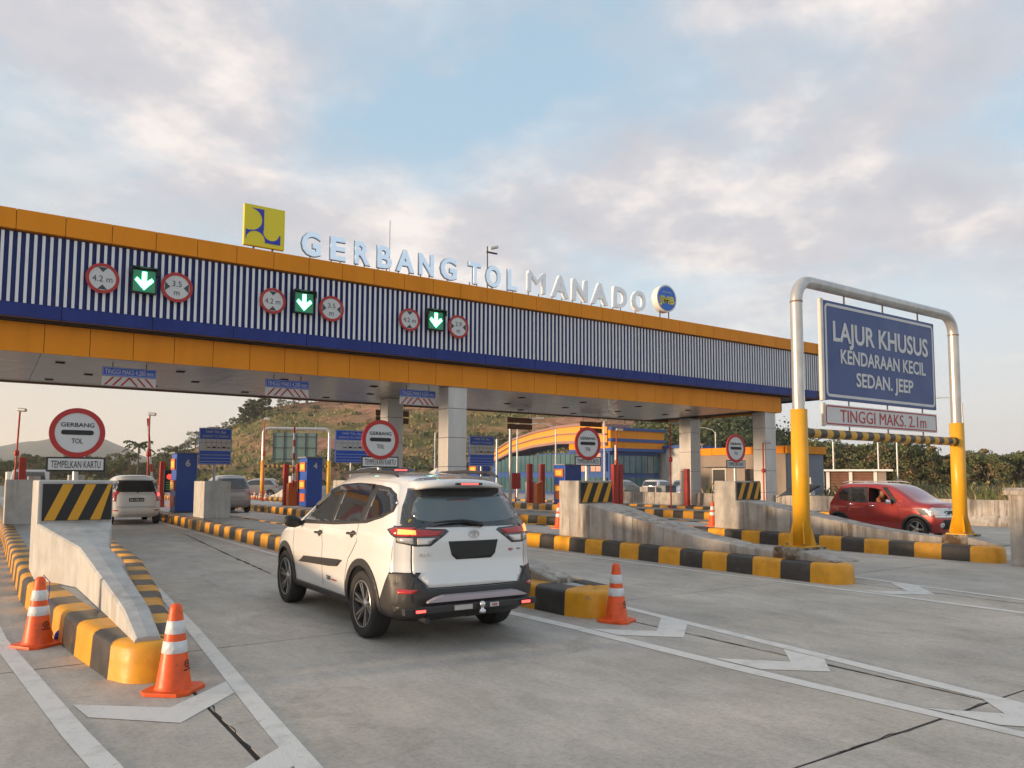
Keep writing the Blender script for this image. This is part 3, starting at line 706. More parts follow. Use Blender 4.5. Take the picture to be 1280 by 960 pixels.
# ------------------------------------------------------------------ gantry with lane sign
def pipe_path(x0, x1, zb, zt, r=.38):
    p = [(x0, 0, zb)]; n = 7
    p += [(x0+r-r*math.cos(math.pi/2*i/n), 0, zt-r+r*math.sin(math.pi/2*i/n)) for i in range(n+1)]
    p += [(x1-r+r*math.sin(math.pi/2*i/n), 0, zt-r+r*math.cos(math.pi/2*i/n)) for i in range(n+1)]
    return p+[(x1, 0, zb)]
def gantry(loc, W_, label, rz=0, z0=.50):
    t = thing('height_gantry', label, 'gantry', loc, rz)
    b = MB(); b.tube(pipe_path(0, W_, 2.80, 5.16), .105, M_steel, 20); b.obj('top_frame', t)
    for s in (0, W_):
        b = MB(); b.lathe([(.0, z0+.02), (.142, z0+.02), (.142, 2.86), (.105, 2.865)], M_gyel, 24, c=(s, 0, 0)); b.box(s-.21, -.21, z0, s+.21, .21, z0+.025, M_gyel)
        for a in range(4):
            c_, s_ = math.cos(a*math.pi/2+.78), math.sin(a*math.pi/2+.78); px, py = -s_*.008, c_*.008
            vs = [(s+c_*.14+px, s_*.14+py, z0+.03), (s+c_*.235+px, s_*.235+py, z0+.03), (s+c_*.14+px, s_*.14+py, z0+.42), (s+c_*.14-px, s_*.14-py, z0+.03), (s+c_*.235-px, s_*.235-py, z0+.03), (s+c_*.14-px, s_*.14-py, z0+.42)]
            b.add(vs, [(0, 1, 2), (3, 5, 4), (1, 4, 5, 2), (0, 2, 5, 3)], M_gyel)
        b.obj('leg_sleeve', t)
        for bx, by in ((-.17, -.17), (.17, -.17), (-.17, .17), (.17, .17)):
            b = MB(); b.lathe([(0, z0+.06), (.018, z0+.06), (.018, z0+.024)], mat('bolt_steel', (.20, .17, .14), .5, .6), 6, c=(s+bx, by, 0), smooth=False); b.obj('anchor_bolt', t)
        for zz_ in (4.76,):
            b = MB(); b.lathe([(.108, zz_-.015), (.112, zz_-.008), (.112, zz_+.008), (.108, zz_+.015)], mat('weld_rust', (.22, .15, .11), .6), 20, c=(s, 0, 0)); b.obj('weld_collar', t)
    # striped clearance tube, one part per band
    nb = 28; bw = (W_-.30)/nb
    mY = MB().tube([(0, 0, 0), (bw*.5, 0, 0), (bw, 0, 0)], .085, mat('bar_yellow', (.66, .36, .04), .5, n=.15, ns=8), 16).mesh('bar_band')
    mK = MB().tube([(0, 0, 0), (bw*.5, 0, 0), (bw, 0, 0)], .0855, M_blk, 16).mesh('bar_band')
    for i in range(nb): link('bar_band', mK if i % 2 == 0 else mY, t, (.15+i*bw, 0, 2.46))
    for s in (.16, W_-.16):
        b = MB(); b.lathe([(.10, -.05), (.10, .05), (.0, .05)], M_blk, 16, axis='x', c=(s, 0, 2.46)); b.obj('bar_clamp', t)
    return t
GX, GY = 11.63, 8.16
t = gantry((GX, GY, 0), 5.50, 'tall steel gantry with yellow legs over the small car lane')
sg = thing('lane_sign', 'large blue sign reading LAJUR KHUSUS hanging in the gantry', 'road sign', (GX, GY-.03, 0))
x0, x1, z0, z1 = .73, 4.62, 3.09, 4.90
b = MB(); b.box(x0, 0, z0, x1, .05, z1, M_gblue); b.obj('panel', sg, bevel=.004)
def rounded(xa, xb, za, zb, r, n=5):
    p = []
    for cx_, cz_, a in ((xb-r, zb-r, 0), (xa+r, zb-r, 90), (xa+r, za+r, 180), (xb-r, za+r, 270)): p += arc(cx_, cz_, r, a, a+90, n)
    return p
def frame(b, xa, xb, za, zb, r, wd, y0, y1, m):
    o = rounded(xa, xb, za, zb, r); i_ = rounded(xa+wd, xb-wd, za+wd, zb-wd, max(r-wd, .01)); n = len(o)
    vs = [(p[0], y, p[1]) for y in (y0, y1) for q in (o, i_) for p in q]; fs = []
    for k in range(n):
        j = (k+1) % n
        fs += [(k, j, n+j, n+k), (2*n+k, 3*n+k, 3*n+j, 2*n+j), (k, 2*n+k, 2*n+j, j), (n+k, n+j, 3*n+j, 3*n+k)]
    b.add(vs, fs, m)
b = MB(); frame(b, x0+.05, x1-.05, z0+.05, z1-.05, .10, .05, -.006, -.001, M_signw); b.obj('border', sg)
xc = (x0+x1)/2
text('LAJUR KHUSUS', .36, xc, z0+1.27, -.002, M_signw, sg, ext=.006, bold=.022, w=3.32)
text('KENDARAAN KECIL', .255, xc+.05, z0+.82, -.002, M_signw, sg, ext=.006, bold=.02, w=2.98)
text('SEDAN. JEEP', .255, xc+.05, z0+.42, -.002, M_signw, sg, ext=.006, bold=.02, w=2.0)
b = MB()
for xx in (x0-.0,): b.box(x0-.045, -.01, z0-.02, x0-.002, .075, z1+.02, M_steel)
b.box(x0, .055, z0+.3, x1, .08, z0+.36, M_dgrey); b.box(x0, .055, z1-.36, x1, .08, z1-.3, M_dgrey); b.obj('back_frame', sg)
for xx in (1.45, 2.75, 4.05):
    b = MB(); b.tube([(xx, .03, z1-.01), (xx, .03, 5.10)], .016, M_dgrey, 6); b.obj('hanger', sg)
s2 = thing('height_limit_sign', 'long white sign with red letters reading TINGGI MAKS. 2.1m', 'road sign', (GX, GY-.03, 0))
b = MB(); b.box(x0, 0, 2.62, x1, .04, 3.00, M_signw); b.obj('panel', s2, bevel=.003)
b = MB(); frame(b, x0+.02, x1-.02, 2.64, 2.98, .05, .022, -.005, -.001, M_red); b.obj('red_border', s2)
text('TINGGI MAKS. 2.1m', .225, xc+.02, 2.81, -.002, M_red, s2, ext=.004, bold=.0, w=3.0)
b = MB(); b.box(x0-.045, -.01, 2.60, x0-.002, .06, 3.02, M_steel); b.obj('back_frame', s2)
for xx in (1.5, 2.8, 4.1):
    b = MB(); b.tube([(xx, .02, 2.53), (xx, .02, 2.63)], .014, M_dgrey, 6); b.obj('hanger', s2); b = MB(); b.tube([(xx, .02, 2.99), (xx, .02, 3.10)], .014, M_dgrey, 6); b.obj('hanger', s2)

# far gantry seen from behind
t2 = gantry((16.3, 55.2, 0), 4.6, 'distant gantry seen from behind through the toll plaza', R(-25), z0=.1)
s3 = thing('sign_back', 'grey green back of the lane sign in the distant gantry', 'road sign', (16.3, 55.2, 0), R(-25))
b = MB(); b.box(.65, 0, 2.75, 3.75, .04, 4.85, mat('sign_back_green', (.16, .24, .22), .6, n=.1)); b.obj('panel', s3)
for i in range(5): b = MB(); b.box(.68+i*.74, -.05, 2.75, .72+i*.74, -.002, 4.85, M_dgrey); b.obj('batten', s3)
for i in range(3): b = MB(); b.box(.65, -.09, 2.95+i*.8, 3.75, -.052, 2.99+i*.8, M_dgrey); b.obj('rail', s3)

# pillar at the right edge
t = thing('concrete_pillar', 'pale concrete pillar with a capped top at the right edge', 'pillar', (16.62, 6.72, 0))
b = MB(); b.box(-.14, -.14, 0, .22, .22, 1.36, M_wall); b.obj('shaft', t, bevel=.015)
b = MB(); b.prism([(-.20, 1.362), (.28, 1.362), (.28, 1.44), (.20, 1.50), (-.12, 1.50), (-.20, 1.44)], 'y', -.20, .28, M_wall); b.obj('cap', t)

# ------------------------------------------------------------------ cones
def make_cone(name, label, loc, rz=0, h=.665, logo=True):
    t = thing(name, label, 'traffic cone', loc, rz, 'orange traffic cones')
    b = MB(); k = h/.74
    k = 1.0; pts = [(-.19, -.13), (-.13, -.19), (.13, -.19), (.19, -.13), (.19, .13), (.13, .19), (-.13, .19), (-.19, .13)]
    b.prism([(x*k, y*k) for x, y in pts], 'z', .0, .028*k, M_cone); b.obj('base', t, bevel=.006)
    prof = [(.142, .026), (.135, .04), (.128, .06), (.046, .70), (.040, .725), (.026, .74), (.0, .742)]
    kz = h/.74; b = MB(); b.lathe([(r, z*kz) for r, z in prof], M_cone, 28); b.obj('cone_body', t)
    R_at = lambda z: .128-(z-.06)*(.082/.64)
    for a, c in ((.33, .43), (.49, .60)):
        b = MB(); b.lathe([(R_at(a)+.0005, a*kz), (R_at(a)+.004, (a+.004)*kz), (R_at(c)+.004, (c-.004)*kz), (R_at(c)+.0005, c*kz)], M_refl, 28); b.obj('reflective_sleeve', t)
    if logo:
        # printed ring mark with a bar of lettering below, wrapped on the cone
        b = MB(); z0 = .235
        def on(u, z): 
            r = (R_at(z)+.0015); a = u/r-math.pi/2; return (r*math.cos(a), r*math.sin(a), z*kz)
        n = 16; vs = []
        for i in range(n):
            for rr in (.034, .023): vs.append(on(rr*math.cos(2*math.pi*i/n), z0+rr*math.sin(2*math.pi*i/n)))
        b.add(vs, [(2*i, 2*i+1, (2*i+3) % (2*n), (2*i+2) % (2*n)) for i in range(n)], M_black)
        b.add([on(.012*math.cos(2*math.pi*i/8), z0+.012*math.sin(2*math.pi*i/8)) for i in range(8)], [tuple(range(8))], M_black)
        b.add([on(u, z) for u, z in ((-.045, .18), (-.02, .18), (.02, .18), (.045, .18), (.045, .192), (.02, .192), (-.02, .192), (-.045, .192))], [(0, 1, 6, 7), (1, 2, 5, 6), (2, 3, 4, 5)], M_black)
        b.obj('printed_mark', t)
    return t
c1 = make_cone('traffic_cone', 'orange traffic cone left of the leftmost island with a blue cord tied to it', (.50, 8.95, 0), R(35))
b = MB(); b.tube([(.03, 0, .68), (.12, .02, .60), (.14, .05, .40), (.15, .03, .18), (.17, 0, .06)], .004, M_logob, 5); b.obj('cord', c1)
b = MB(); b.lathe([(0, .004), (.035, .008), (.045, .045), (.034, .085), (.012, .11), (0, .11)], mat('blue_bag', (.01, .06, .36), .4, bump=.6, bs=30), 10, c=(.215, -.02, 0)); b.obj('blue_bag', c1)
make_cone('traffic_cone', 'orange traffic cone standing in front of the leftmost yellow kerb tip', (1.28, 6.50, 0), R(50))
make_cone('traffic_cone', 'orange traffic cone at the kerb tip right of the white car', (6.12, 6.78, 0), R(25))
make_cone('traffic_cone', 'orange traffic cone on the island deck beside the rightmost crash wall', (17.25, 15.0, .30), R(20), .70)
make_cone('traffic_cone', 'orange traffic cone half hidden behind the third crash wall', (12.85, 16.5, .30), R(20), .70)
for i, (x, y) in enumerate(((14.6, 53), (15.0, 51.2), (14.2, 52), (15.4, 53.8), (13.9, 50.6), (14.9, 49.6))):
    make_cone('traffic_cone', 'small far orange cone in the row beyond the toll lanes', (x, y, 0), 0, .74, False)

# ------------------------------------------------------------------ round lane signs
def lane_sign(x, y, zc, r, zp, label):
    t = thing('lane_sign', label, 'road sign', (x, y, .30), 0, 'round GERBANG TOL signs'); zc -= .3; zp -= .3
    b = MB(); b.tube([(0, .05, 0), (0, .05, zc)], .045, M_pole, 12); b.obj('pole', t)
    b = MB(); b.disc(0, zc, r*.95, .0, .02, M_signw, 48); b.obj('face', t)
    b = MB(); b.disc(0, zc, r, -.008, .025, M_red, 48, r0=r*.80); b.obj('red_ring', t)
    b = MB(); b.prism(rounded(-r*.58, r*.58, zc-r*.085, zc+r*.105, r*.09), 'y', -.006, .0, M_black); b.obj('black_bar', t)
    text('GERBANG', r*.165, 0, zc+r*.32, -.002, M_black, t, bold=.012, w=r*1.18)
    text('TOL', r*.20, 0, zc-r*.33, -.002, M_black, t, bold=.006, w=r*.40)
    b = MB(); b.box(-.415, 0, zp-.115, .415, .02, zp+.115, M_black); pl = b.obj('card_plate', t)
    b = MB(); b.box(-.39, -.004, zp-.09, .39, -.001, zp+.09, M_signw); b.obj('plate_face', pl)
    text('TEMPELKAN KARTU', .115, 0, zp, -.005, M_black, t, bold=.0, w=.70)
    return t
lane_sign(1.21, 14.2, 2.36, .40, 1.85, 'leftmost round red ringed lane sign with card plate, on a white wall')
lane_sign(6.78, 14.75, 2.44, .415, 1.98, 'round red ringed lane sign above the roof of the white car')
lane_sign(12.40, 14.75, 2.52, .415, 2.08, 'round red ringed lane sign in front of the arched orange building')
lane_sign(18.00, 14.75, 2.54, .415, 2.08, 'rightmost round red ringed lane sign in front of the grey booth')

# ------------------------------------------------------------------ toll equipment
def card_machine(x, y, num, label, w_=.74, d=.95, h=2.25):
    t = thing('card_machine', label, 'toll machine', (x, y, .30), 0, 'blue toll card machines')
    b = MB(); b.box(0, 0, .0, w_, d, h, M_tmb); b.obj('cabinet', t, bevel=.02)
    b = MB(); b.box(-.08, -.06, h+.002, w_+.06, d+.06, h+.05, M_grey); b.obj('canopy_lip', t)
    for z0, z1 in ((h-.62, h-.20), (h-1.42, h-1.02)):
        b = MB(); b.box(-.05, .10, z0, -.003, d-.10, z1, M_orgbox); p = b.obj('reader_panel', t)
        b = MB(); b.box(-.056, .22, z0+.08, -.0505, d-.22, z1-.08, mat('reader_yellow', (.85, .42, .04), .4, em=.25, emc=(1, .5, .08))); b.obj('reader_window', p)
    b = MB(); b.box(-.02, .15, .25, -.003, d-.15, .62, M_orgbox); b.obj('lower_panel', t)
    b = MB(); b.box(-.02, -.02, 0, w_+.02, d+.02, .06, M_dgrey); b.obj('plinth', t)
    if num: text(num, .25, w_*.55, h-.36, -.003, M_signw, t, bold=.03)
    return t
card_machine(5.98, 31.2, '6', 'blue card machine with white number 6, beside the white people carrier')
card_machine(12.10, 34.2, '4', 'blue card machine with white number 4, near the door mirror of the white car')
card_machine(21.15, 34.0, '', 'blue card machine below the blue tariff board near the arch', h=2.2)
card_machine(25.0, 31.6, '', 'blue card machine behind the third lane sign', w_=1.1, h=2.05)
def tariff(x, y, z0, w_, h, label, rz=0):
    t = thing('tariff_board', label, 'sign', (x, y, .30), rz, 'blue toll tariff boards'); z0 -= .3
    b = MB(); b.tube([(w_/2, .06, 0), (w_/2, .06, z0+.2)], .05, M_pole, 10); b.obj('pole', t)
    b = MB(); b.box(0, 0, z0, w_, .04, z0+h, M_signb); b.obj('board', t)
    b = MB(); frame(b, .015, w_-.015, z0+.015, z0+h-.015, .03, .018, -.003, -.0005, M_signw)
    b.box(.03, -.003, z0+h*.38, w_-.03, -.001, z0+h*.70, M_signw)
    for i in range(3): b.box(.05, -.003, z0+h*(.08+.09*i), w_-.05, -.001, z0+h*(.09+.09*i), M_signw)
    b.obj('white_table', t)
    b = MB(); yk = -.0055
    for fx in (.22, .38, .53, .68, .83): b.box(w_*fx, yk, z0+h*.39, w_*fx+.008, -.0032, z0+h*.69, M_black)
    b.box(.03, yk, z0+h*.60, w_-.03, -.0032, z0+h*.607, M_black)
    for i, fx in enumerate((.25, .41, .56, .71, .855)): b.box(w_*fx, yk, z0+h*.45, w_*(fx+.10), -.0032, z0+h*(.48+.02*(i % 2)), M_black)
    b.obj('table_print', t)
    text('TARIF TOL (Rp)', h*.065, w_/2, z0+h*.90, -.002, M_signw, t, bold=.01, w=w_*.62)
    text('GERBANG TOL MANADO', h*.065, w_/2, z0+h*.78, -.002, M_signw, t, bold=.0, w=w_*.82)
    return t
tariff(6.78, 31.3, 2.14, 1.22, 1.42, 'blue tariff board behind the block next to machine 6')
tariff(14.74-.6, 36.0, 2.38, 1.7, 1.62, 'blue tariff board partly hidden by the second round lane sign')
tariff(17.35, 28.6, 2.17, 1.28, 1.33, 'blue tariff board between the canopy column and the arched building')
def red_post(x, y, label, h=2.05, w_=.22):
    b = MB(); b.box(-w_/2, -.11, .301, w_/2, .11, .30+h, M_redp); b.box(-w_/2-.03, -.14, .301, w_/2+.03, .14, .34, M_redp)
    return tag(b.obj('guard_post', None, (x, y, 0), bevel=.012), label, 'post', 'red square guard posts on the islands')
red_post(1.12, 33, 'red guard post rising behind the leftmost concrete block')
red_post(6.62, 37.6, 'red guard post just right of the rear lamp of the white people carrier'); red_post(7.12, 37.6, 'red guard post half hidden behind blue machine 6')
red_post(12.05, 37.0, 'left red guard post of the pair by machine 4', 2.0); red_post(12.55, 36.6, 'right red guard post behind the display by machine 4', 2.0)
red_post(24.75, 34.4, 'left red guard post of the pair in front of the arched building', 2.15, .25); red_post(25.6, 34.4, 'right red guard post of the pair in front of the arched building', 2.15, .25)
red_post(25.35, 28.2, 'left red guard post of the pair beside the third wall'); red_post(25.75, 28.2, 'right red guard post of the pair beside the third wall')
red_post(28.95, 26.8, 'single red guard post beside the right rear canopy column', 1.85)
def barrier(x, y, label, arm=3.0, lean=.10):
    t = thing('barrier_gate', label, 'barrier', (x, y, .30), 0, 'orange barrier gates with raised arms')
    b = MB(); b.box(-.20, -.17, 0, .20, .17, 1.05, M_orgbox); b.prism([(-.20, 1.052), (.20, 1.052), (.20, 1.22)], 'y', -.17, .17, M_orgbox); b.obj('housing', t, bevel=.015)
    if arm:
        n = 9
        for i in range(n):
            m = M_redp if i % 2 == 0 else M_signw
            x0_, x1_ = lean*arm*i/n, lean*arm*(i+1)/n
            b = MB(); z0 = .9+arm*i/n; z1 = .9+arm*(i+1)/n
            b.add([(-x0_-.04, -.22, z0), (-x0_+.05, -.22, z0), (-x1_+.045, -.22, z1), (-x1_-.035, -.22, z1), (-x0_-.04, -.175, z0), (-x0_+.05, -.175, z0), (-x1_+.045, -.175, z1), (-x1_-.035, -.175, z1)],
                  [(0, 1, 2, 3), (4, 7, 6, 5), (0, 4, 5, 1), (2, 6, 7, 3), (0, 3, 7, 4), (1, 5, 6, 2)], m); b.obj('arm_band', t)
    return t
barrier(6.30, 38.2, 'barrier gate with a tall raised red and white arm near machine 6', 3.1, .10)
barrier(12.15, 36.4, 'orange barrier gate with raised red and white arm near machine 4', 2.9, .0)
barrier(24.98, 33.9, 'orange barrier gate between red posts by the arched building', 0)
def display(x, y, label, w_=.58, h=.95, z=.70):
    t = thing('led_display', label, 'display', (x, y, .30), 0, 'black lane displays')
    b = MB(); b.tube([(w_/2, .10, 0), (w_/2, .10, z+.2)], .045, M_redp, 10); b.obj('pole', t)
    b = MB(); b.box(0, 0, z, w_, .12, z+h, M_black); b.obj('housing', t, bevel=.01)
    b = MB(); b.disc(w_*.36, z+h*.70, .12, -.006, -.001, M_ledr, 20); b.obj('red_light', t)
    b = MB(); 
    for i in range(4): b.box(.08, -.004, z+.12+i*.10, w_*(.85-.1*(i % 2)), -.001, z+.145+i*.10, mat('display_text_green', (.05, .22, .07), .5, em=.12, emc=(.2, .9, .3)))
    b.obj('text_lines', t)
    return t
display(6.28, 35.2, 'black lane display with red light between the silver rear lamp and machine 6'); display(12.05, 35.2, 'black lane display with red light left of machine 4')
def camera_pole(x, y, ztop, label, lean=0.):
    t = thing('camera_pole', label, 'camera pole', (x, y, .30), 0, 'thin red poles with cameras'); z = ztop-.3
    b = MB(); b.tube([(0, 0, 0), (lean, 0, z)], .034, M_redp, 10); b.lathe([(.0, -.001), (.12, 0), (.12, .03), (0, .031)], M_redp, 12); b.obj('pole', t)
    b = MB(); b.lathe([(.05, z*.55), (.09, z*.56), (.09, z*.60), (.05, z*.61)], M_redp, 12, c=(lean*.58, 0, 0)); b.obj('junction', t)
    b = MB(); b.tube([(lean-.05, -.1, z+.05), (lean+.18, -.30, z+.02)], .075, M_pole, 8); b.tube([(lean, 0, z), (lean, -.05, z+.10)], .05, M_pole, 8); b.obj('camera_head', t)
    return t
camera_pole(.93, 35.5, 4.20, 'leftmost red camera pole, leaning slightly', .10); camera_pole(5.85, 36.6, 4.35, 'red camera pole behind the white van, left of machine 6')
camera_pole(13.1, 44.2, 4.95, 'tall thin red camera pole in front of the distant gantry'); camera_pole(25.95, 25.0, 4.16, 'red camera pole just left of the right rear column')
camera_pole(25.9, 28.6, 4.05, 'red camera pole topping out above the third lane sign'); camera_pole(29.2, 22.4, 3.3, 'red camera pole behind the rightmost lane sign')
t = thing('red_panel', 'red square board on a short red post beside the white car roof', 'board', (24.95, 36.0, .30))
b = MB(); b.tube([(0, .06, 0), (0, .06, .9)], .04, M_redp, 8); b.obj('post', t)
b = MB(); b.box(-.30, 0, .75, .30, .05, 1.65, M_redp); b.obj('board', t)
b = MB(); b.box(0, 0, 0, .62, .7, 1.15, M_wall); tag(b.obj('concrete_cabinet', None, (33.4, 34.1, 0), bevel=.02), 'beige concrete cabinet left of the red camera pole', 'cabinet')
b = MB(); b.box(0, 0, .12, .95, .8, 1.18, M_grey); b.box(-.03, -.03, 1.182, .98, .83, 1.24, M_dgrey); b.box(.05, .05, 0, .9, .75, .118, M_black)
tag(b.obj('grey_cabinet', None, (34.4, 33.6, 0), bevel=.03), 'dark grey utility cabinet beside the beige one', 'cabinet')
b = MB(); b.box(0, 0, .301, .45, .5, 1.45, M_grey); tag(b.obj('grey_cabinet', None, (25.15, 34.9, 0), bevel=.02), 'grey cabinet between two red posts in front of the arched building', 'cabinet')
# low white wall far behind
b = MB(); b.box(-14, 0, 0, 14, .25, .95, M_wallw); o = b.obj('low_wall', None, (13, 66, 0)); o.rotation_euler = (0, 0, R(-12)); tag(o, 'low pale wall along the far road behind the orange cones', 'wall')
b = MB(); b.prism([(0, .3), (0, 1.75), (.9, 1.75), (1.1, 1.0), (3.0, .55), (4.5, .35), (4.5, .3)], 'x', 0, 1.1, M_wallw)
o = b.obj('crash_wall', None, (16.7, 50.2, 0)); tag(o, 'white sloping crash wall far away under the distant gantry', 'concrete barrier')

# ------------------------------------------------------------------ booth building
t = thing('booth_building', 'small grey booth building with an orange band along the roof', 'building', (34.4, 25.0, 0))
M_booth = mat('booth_brown', (.27, .215, .18), .55, n=.06, ns=1); M_boothg = mat('booth_grey_blue', (.17, .20, .26), .45, n=.05, ns=1)
b = MB(); b.box(0, 0, .80, .12, 6.4, 3.0, M_booth); b.obj('side_wall', t)
b = MB(); b.box(.13, -.01, .80, 3.3, .11, 3.0, M_boothg); b.obj('front_wall', t)
b = MB(); b.box(.14, .13, .5, 3.28, 6.35, 2.95, M_gap); b.obj('inner_core', t)
for i in range(4): b = MB(); b.box(-.12, .02+i*1.6, 3.002, -.0, 1.6+i*1.6, 3.40, M_orange); b.obj('band_panel', t)
for i in range(2): b = MB(); b.box(.0+i*1.72, -.12, 3.002, 1.70+i*1.72, -.0, 3.40, M_orange); b.obj('band_panel', t)
b = MB(); b.box(0, 0, 3.01, 3.4, 6.42, 3.36, M_gap); b.obj('roof', t)
b = MB(); b.box(-.03, .0, 0, .12, 6.4, .76, M_blue); b.box(.125, -.04, 0, 3.3, .1, .76, M_blue); b.obj('plinth', t)
b = MB(); b.box(-.10, -.09, .762, .12, 6.4, .798, M_signw); b.box(.125, -.09, .762, 3.32, .1, .798, M_signw); b.obj('ledge', t)
b = MB(); b.box(-.03, 3.9, .95, -.001, 4.9, 2.25, M_signw); wdw = b.obj('window', t)
b = MB(); b.box(-.04, 3.97, 1.0, -.031, 4.83, 2.18, M_glass); b.obj('pane', wdw)
b = MB(); b.box(-.36, 3.5, 2.30, 0, 5.4, 2.34, M_dgrey); b.obj('awning', t)
b = MB(); b.box(-.02, .9, .80, -.001, 2.6, 2.2, M_glass); b.obj('service_window', t)
b = MB(); b.box(1.2, -.03, .85, 1.9, -.011, 2.1, M_glass); b.obj('window', t)
b = MB(); b.prism([(1.5, .80), (1.95, .80), (1.55, 1.75)], 'y', -.40, -.34, M_signw); b.obj('white_board', t)
b = MB(); b.tube([(-.05, 5.6, 3.4), (-.05, 5.6, 3.6)], .02, M_signw, 6); b.lathe([(.0, 0), (.22, .03), (.30, .09)], M_signw, 14, c=(-.05, 5.6, 3.6)); b.obj('dish', t)

# ------------------------------------------------------------------ arched office building
t = thing('arched_office', 'blue and orange office building with a sweeping arched front', 'building', (49.6, 56, 0))
M_orl = mat('arch_orange', (.80, .33, .035), .5, n=.05, ns=.5); M_mv = mat('arch_mauve', (.30, .17, .15), .6); M_db = mat('office_blue', (.02, .075, .27), .45, n=.08, ns=.3)
M_teal = mat('teal_glass', (.06, .14, .17), .15, spec=.7, n=.35, ns=.5); M_pk = mat('peach_wall', (.50, .30, .24), .7)
ys = [0, 3.7, 7.5, 12, 16.4, 20.2]; zt_ = [6.95, 7.2, 7.15, 6.75, 6.05, 4.75]; zb_ = [4.95, 5.25, 5.35, 5.1, 4.55, 3.55]
ysF = [i*20.2/24 for i in range(25)]
def sm(tab, y): return float(np.interp(y, ys, tab))+0.0
def band(f0, f1, xa, xb, m, nm):
    top = [(y, sm(zb_, y)+(sm(zt_, y)-sm(zb_, y))*f1) for y in ysF]; bot = [(y, sm(zb_, y)+(sm(zt_, y)-sm(zb_, y))*f0) for y in ysF]
    b = MB(); vs = []; n = len(ysF)
    for i in range(n): vs += [(xa, top[i][0], top[i][1]), (xa, bot[i][0], bot[i][1]), (xb, top[i][0], top[i][1]), (xb, bot[i][0], bot[i][1])]
    fs = []
    for i in range(n-1):
        o = 4*i; fs += [(o, o+1, o+5, o+4), (o+2, o+6, o+7, o+3), (o, o+4, o+6, o+2), (o+1, o+3, o+7, o+5)]
    b.add(vs, fs+[(0, 2, 3, 1)], m); b.obj(nm, t)
band(.87, 1.0, -.35, 3.0, M_mv, 'arch_rib'); band(.53, .865, -.15, 2.9, M_orl, 'arch_band'); band(.45, .525, -.35, 3.0, M_mv, 'arch_rib')
band(.10, .445, -.15, 2.9, M_orl, 'arch_band'); band(-.06, .095, -.35, 3.0, M_mv, 'arch_rib')
for z0, z1, m, nm, o in ((6.35, 6.62, M_db, 'roof_cap', -.45), (5.55, 6.345, M_orange, 'front_band', -.25), (5.25, 5.545, M_db, 'front_rib', -.4), (4.6, 5.245, M_orange, 'front_band', -.25), (4.3, 4.595, M_db, 'soffit_band', -.5)):
    b = MB(); b.box(.0, o-.1, z0, 7.2-.3*o, 6, z1, m); b.obj(nm, t)
b = MB(); b.box(.3, .1, 0, 6.9, 19.5, 3.5, M_db); b.box(.3, .1, 3.5, 6.9, 12, 4.29, M_db); b.obj('core', t)
for i in range(24):
    y = .4+i*.80
    if y > 18.8: break
    zt2 = min(4.15, sm(zb_, y)-.3)
    b = MB(); b.box(.10, y, 2.35, .295, y+.72, zt2, M_teal if i > 4 else M_pk if i % 3 else M_db); b.obj('upper_pane', t)
    b = MB(); b.box(.10, y, .25, .295, y+.72, 1.75, M_teal); b.obj('lower_pane', t)
for i in range(8):
    b = MB(); b.box(.4+i*.8, -.10, 2.2, 1.12+i*.8, .095, 3.9, M_teal); b.obj('front_pane', t)
    b = MB(); b.box(.4+i*.8, -.10, .25, 1.12+i*.8, .095, 1.75, M_teal); b.obj('front_pane', t)
b = MB(); b.prism([(19.6, 0), (21.5, 0), (21.5, 5.2), (20.6, 5.0), (19.6, 4.4)], 'x', .6, 4, M_db); b.obj('end_wall', t)
t = thing('white_annex', 'small white two storey block right of the arched building', 'building', (56.9, 53.6, 0))
b = MB(); b.box(0, 0, 0, 5.5, 6, 4.7, M_wallw); b.obj('wall', t); b = MB(); b.box(-.3, -.4, 4.702, 5.8, 6.3, 5.0, M_db); b.obj('roof', t)
b = MB(); b.box(-.35, -.5, 1.95, 5.6, -.001, 2.15, mat('peach_ledge', (.55, .36, .28), .7)); b.obj('ledge', t)
for i, (xa, z) in enumerate(((.25, 2.5), (1.7, 2.5), (.6, .3), (2.3, .3))):
    b = MB(); b.box(xa, -.06, z, xa+1.2, -.001, z+1.45, M_signw); f_o = b.obj('window', t)
    for j in range(2):
        b = MB(); b.box(xa+.08+j*.54, -.07, z+.08, xa+.58+j*.54, -.061, z+1.37, M_teal); b.obj('pane', f_o)
# lawn strip in front of the office and a round white tank behind
b = MB(); b.box(0, 0, -.03, 16, 5, .06, mat('lawn', (.07, .12, .02), .9, n=.4, ns=2)); o = b.obj('lawn', None, (40.5, 44.5, 0)); struct(o)

# ------------------------------------------------------------------ right side: barrier wall, shed, poles
t = thing('road_barrier_wall', 'long low grey concrete wall along the right side of the road', 'wall', (0, 0, 0))
for i in range(10):
    b = MB(); b.prism([(-.28, 0), (.28, 0), (.28, .10), (.11, .40), (.08, .93), (-.08, .93), (-.11, .40), (-.28, .10)], 'y', 0, 3.96, M_wall)
    b.obj('wall_section', t, (29.95+.25*i*0, -2+i*4.0, 0))
t = thing('roadside_shed', 'long low shed with flat white roof, brown slatted bays and white posts', 'shed', (54.6, 41.0, 0), R(-61.5))
M_brick = mat('slat_brown', (.22, .10, .06), .8, n=.2, ns=3)
Wd = 8.6
b = MB(); b.box(-.9, -1.0, 2.30, Wd+.5, 3.2, 2.45, M_white); b.obj('flat_roof', t)
b = MB(); b.box(0, .30, 0, Wd, 2.6, 2.298, mat('shed_inner', (.10, .07, .05), .9)); b.obj('inner_wall', t)
for i, x in enumerate((0, 1.0, 3.7, 4.2, 5.9, 7.7)):
    b = MB(); b.box(x, -.05, 0, x+(.26 if i != 2 else .34), .25, 2.298, M_white); b.obj('post', t)
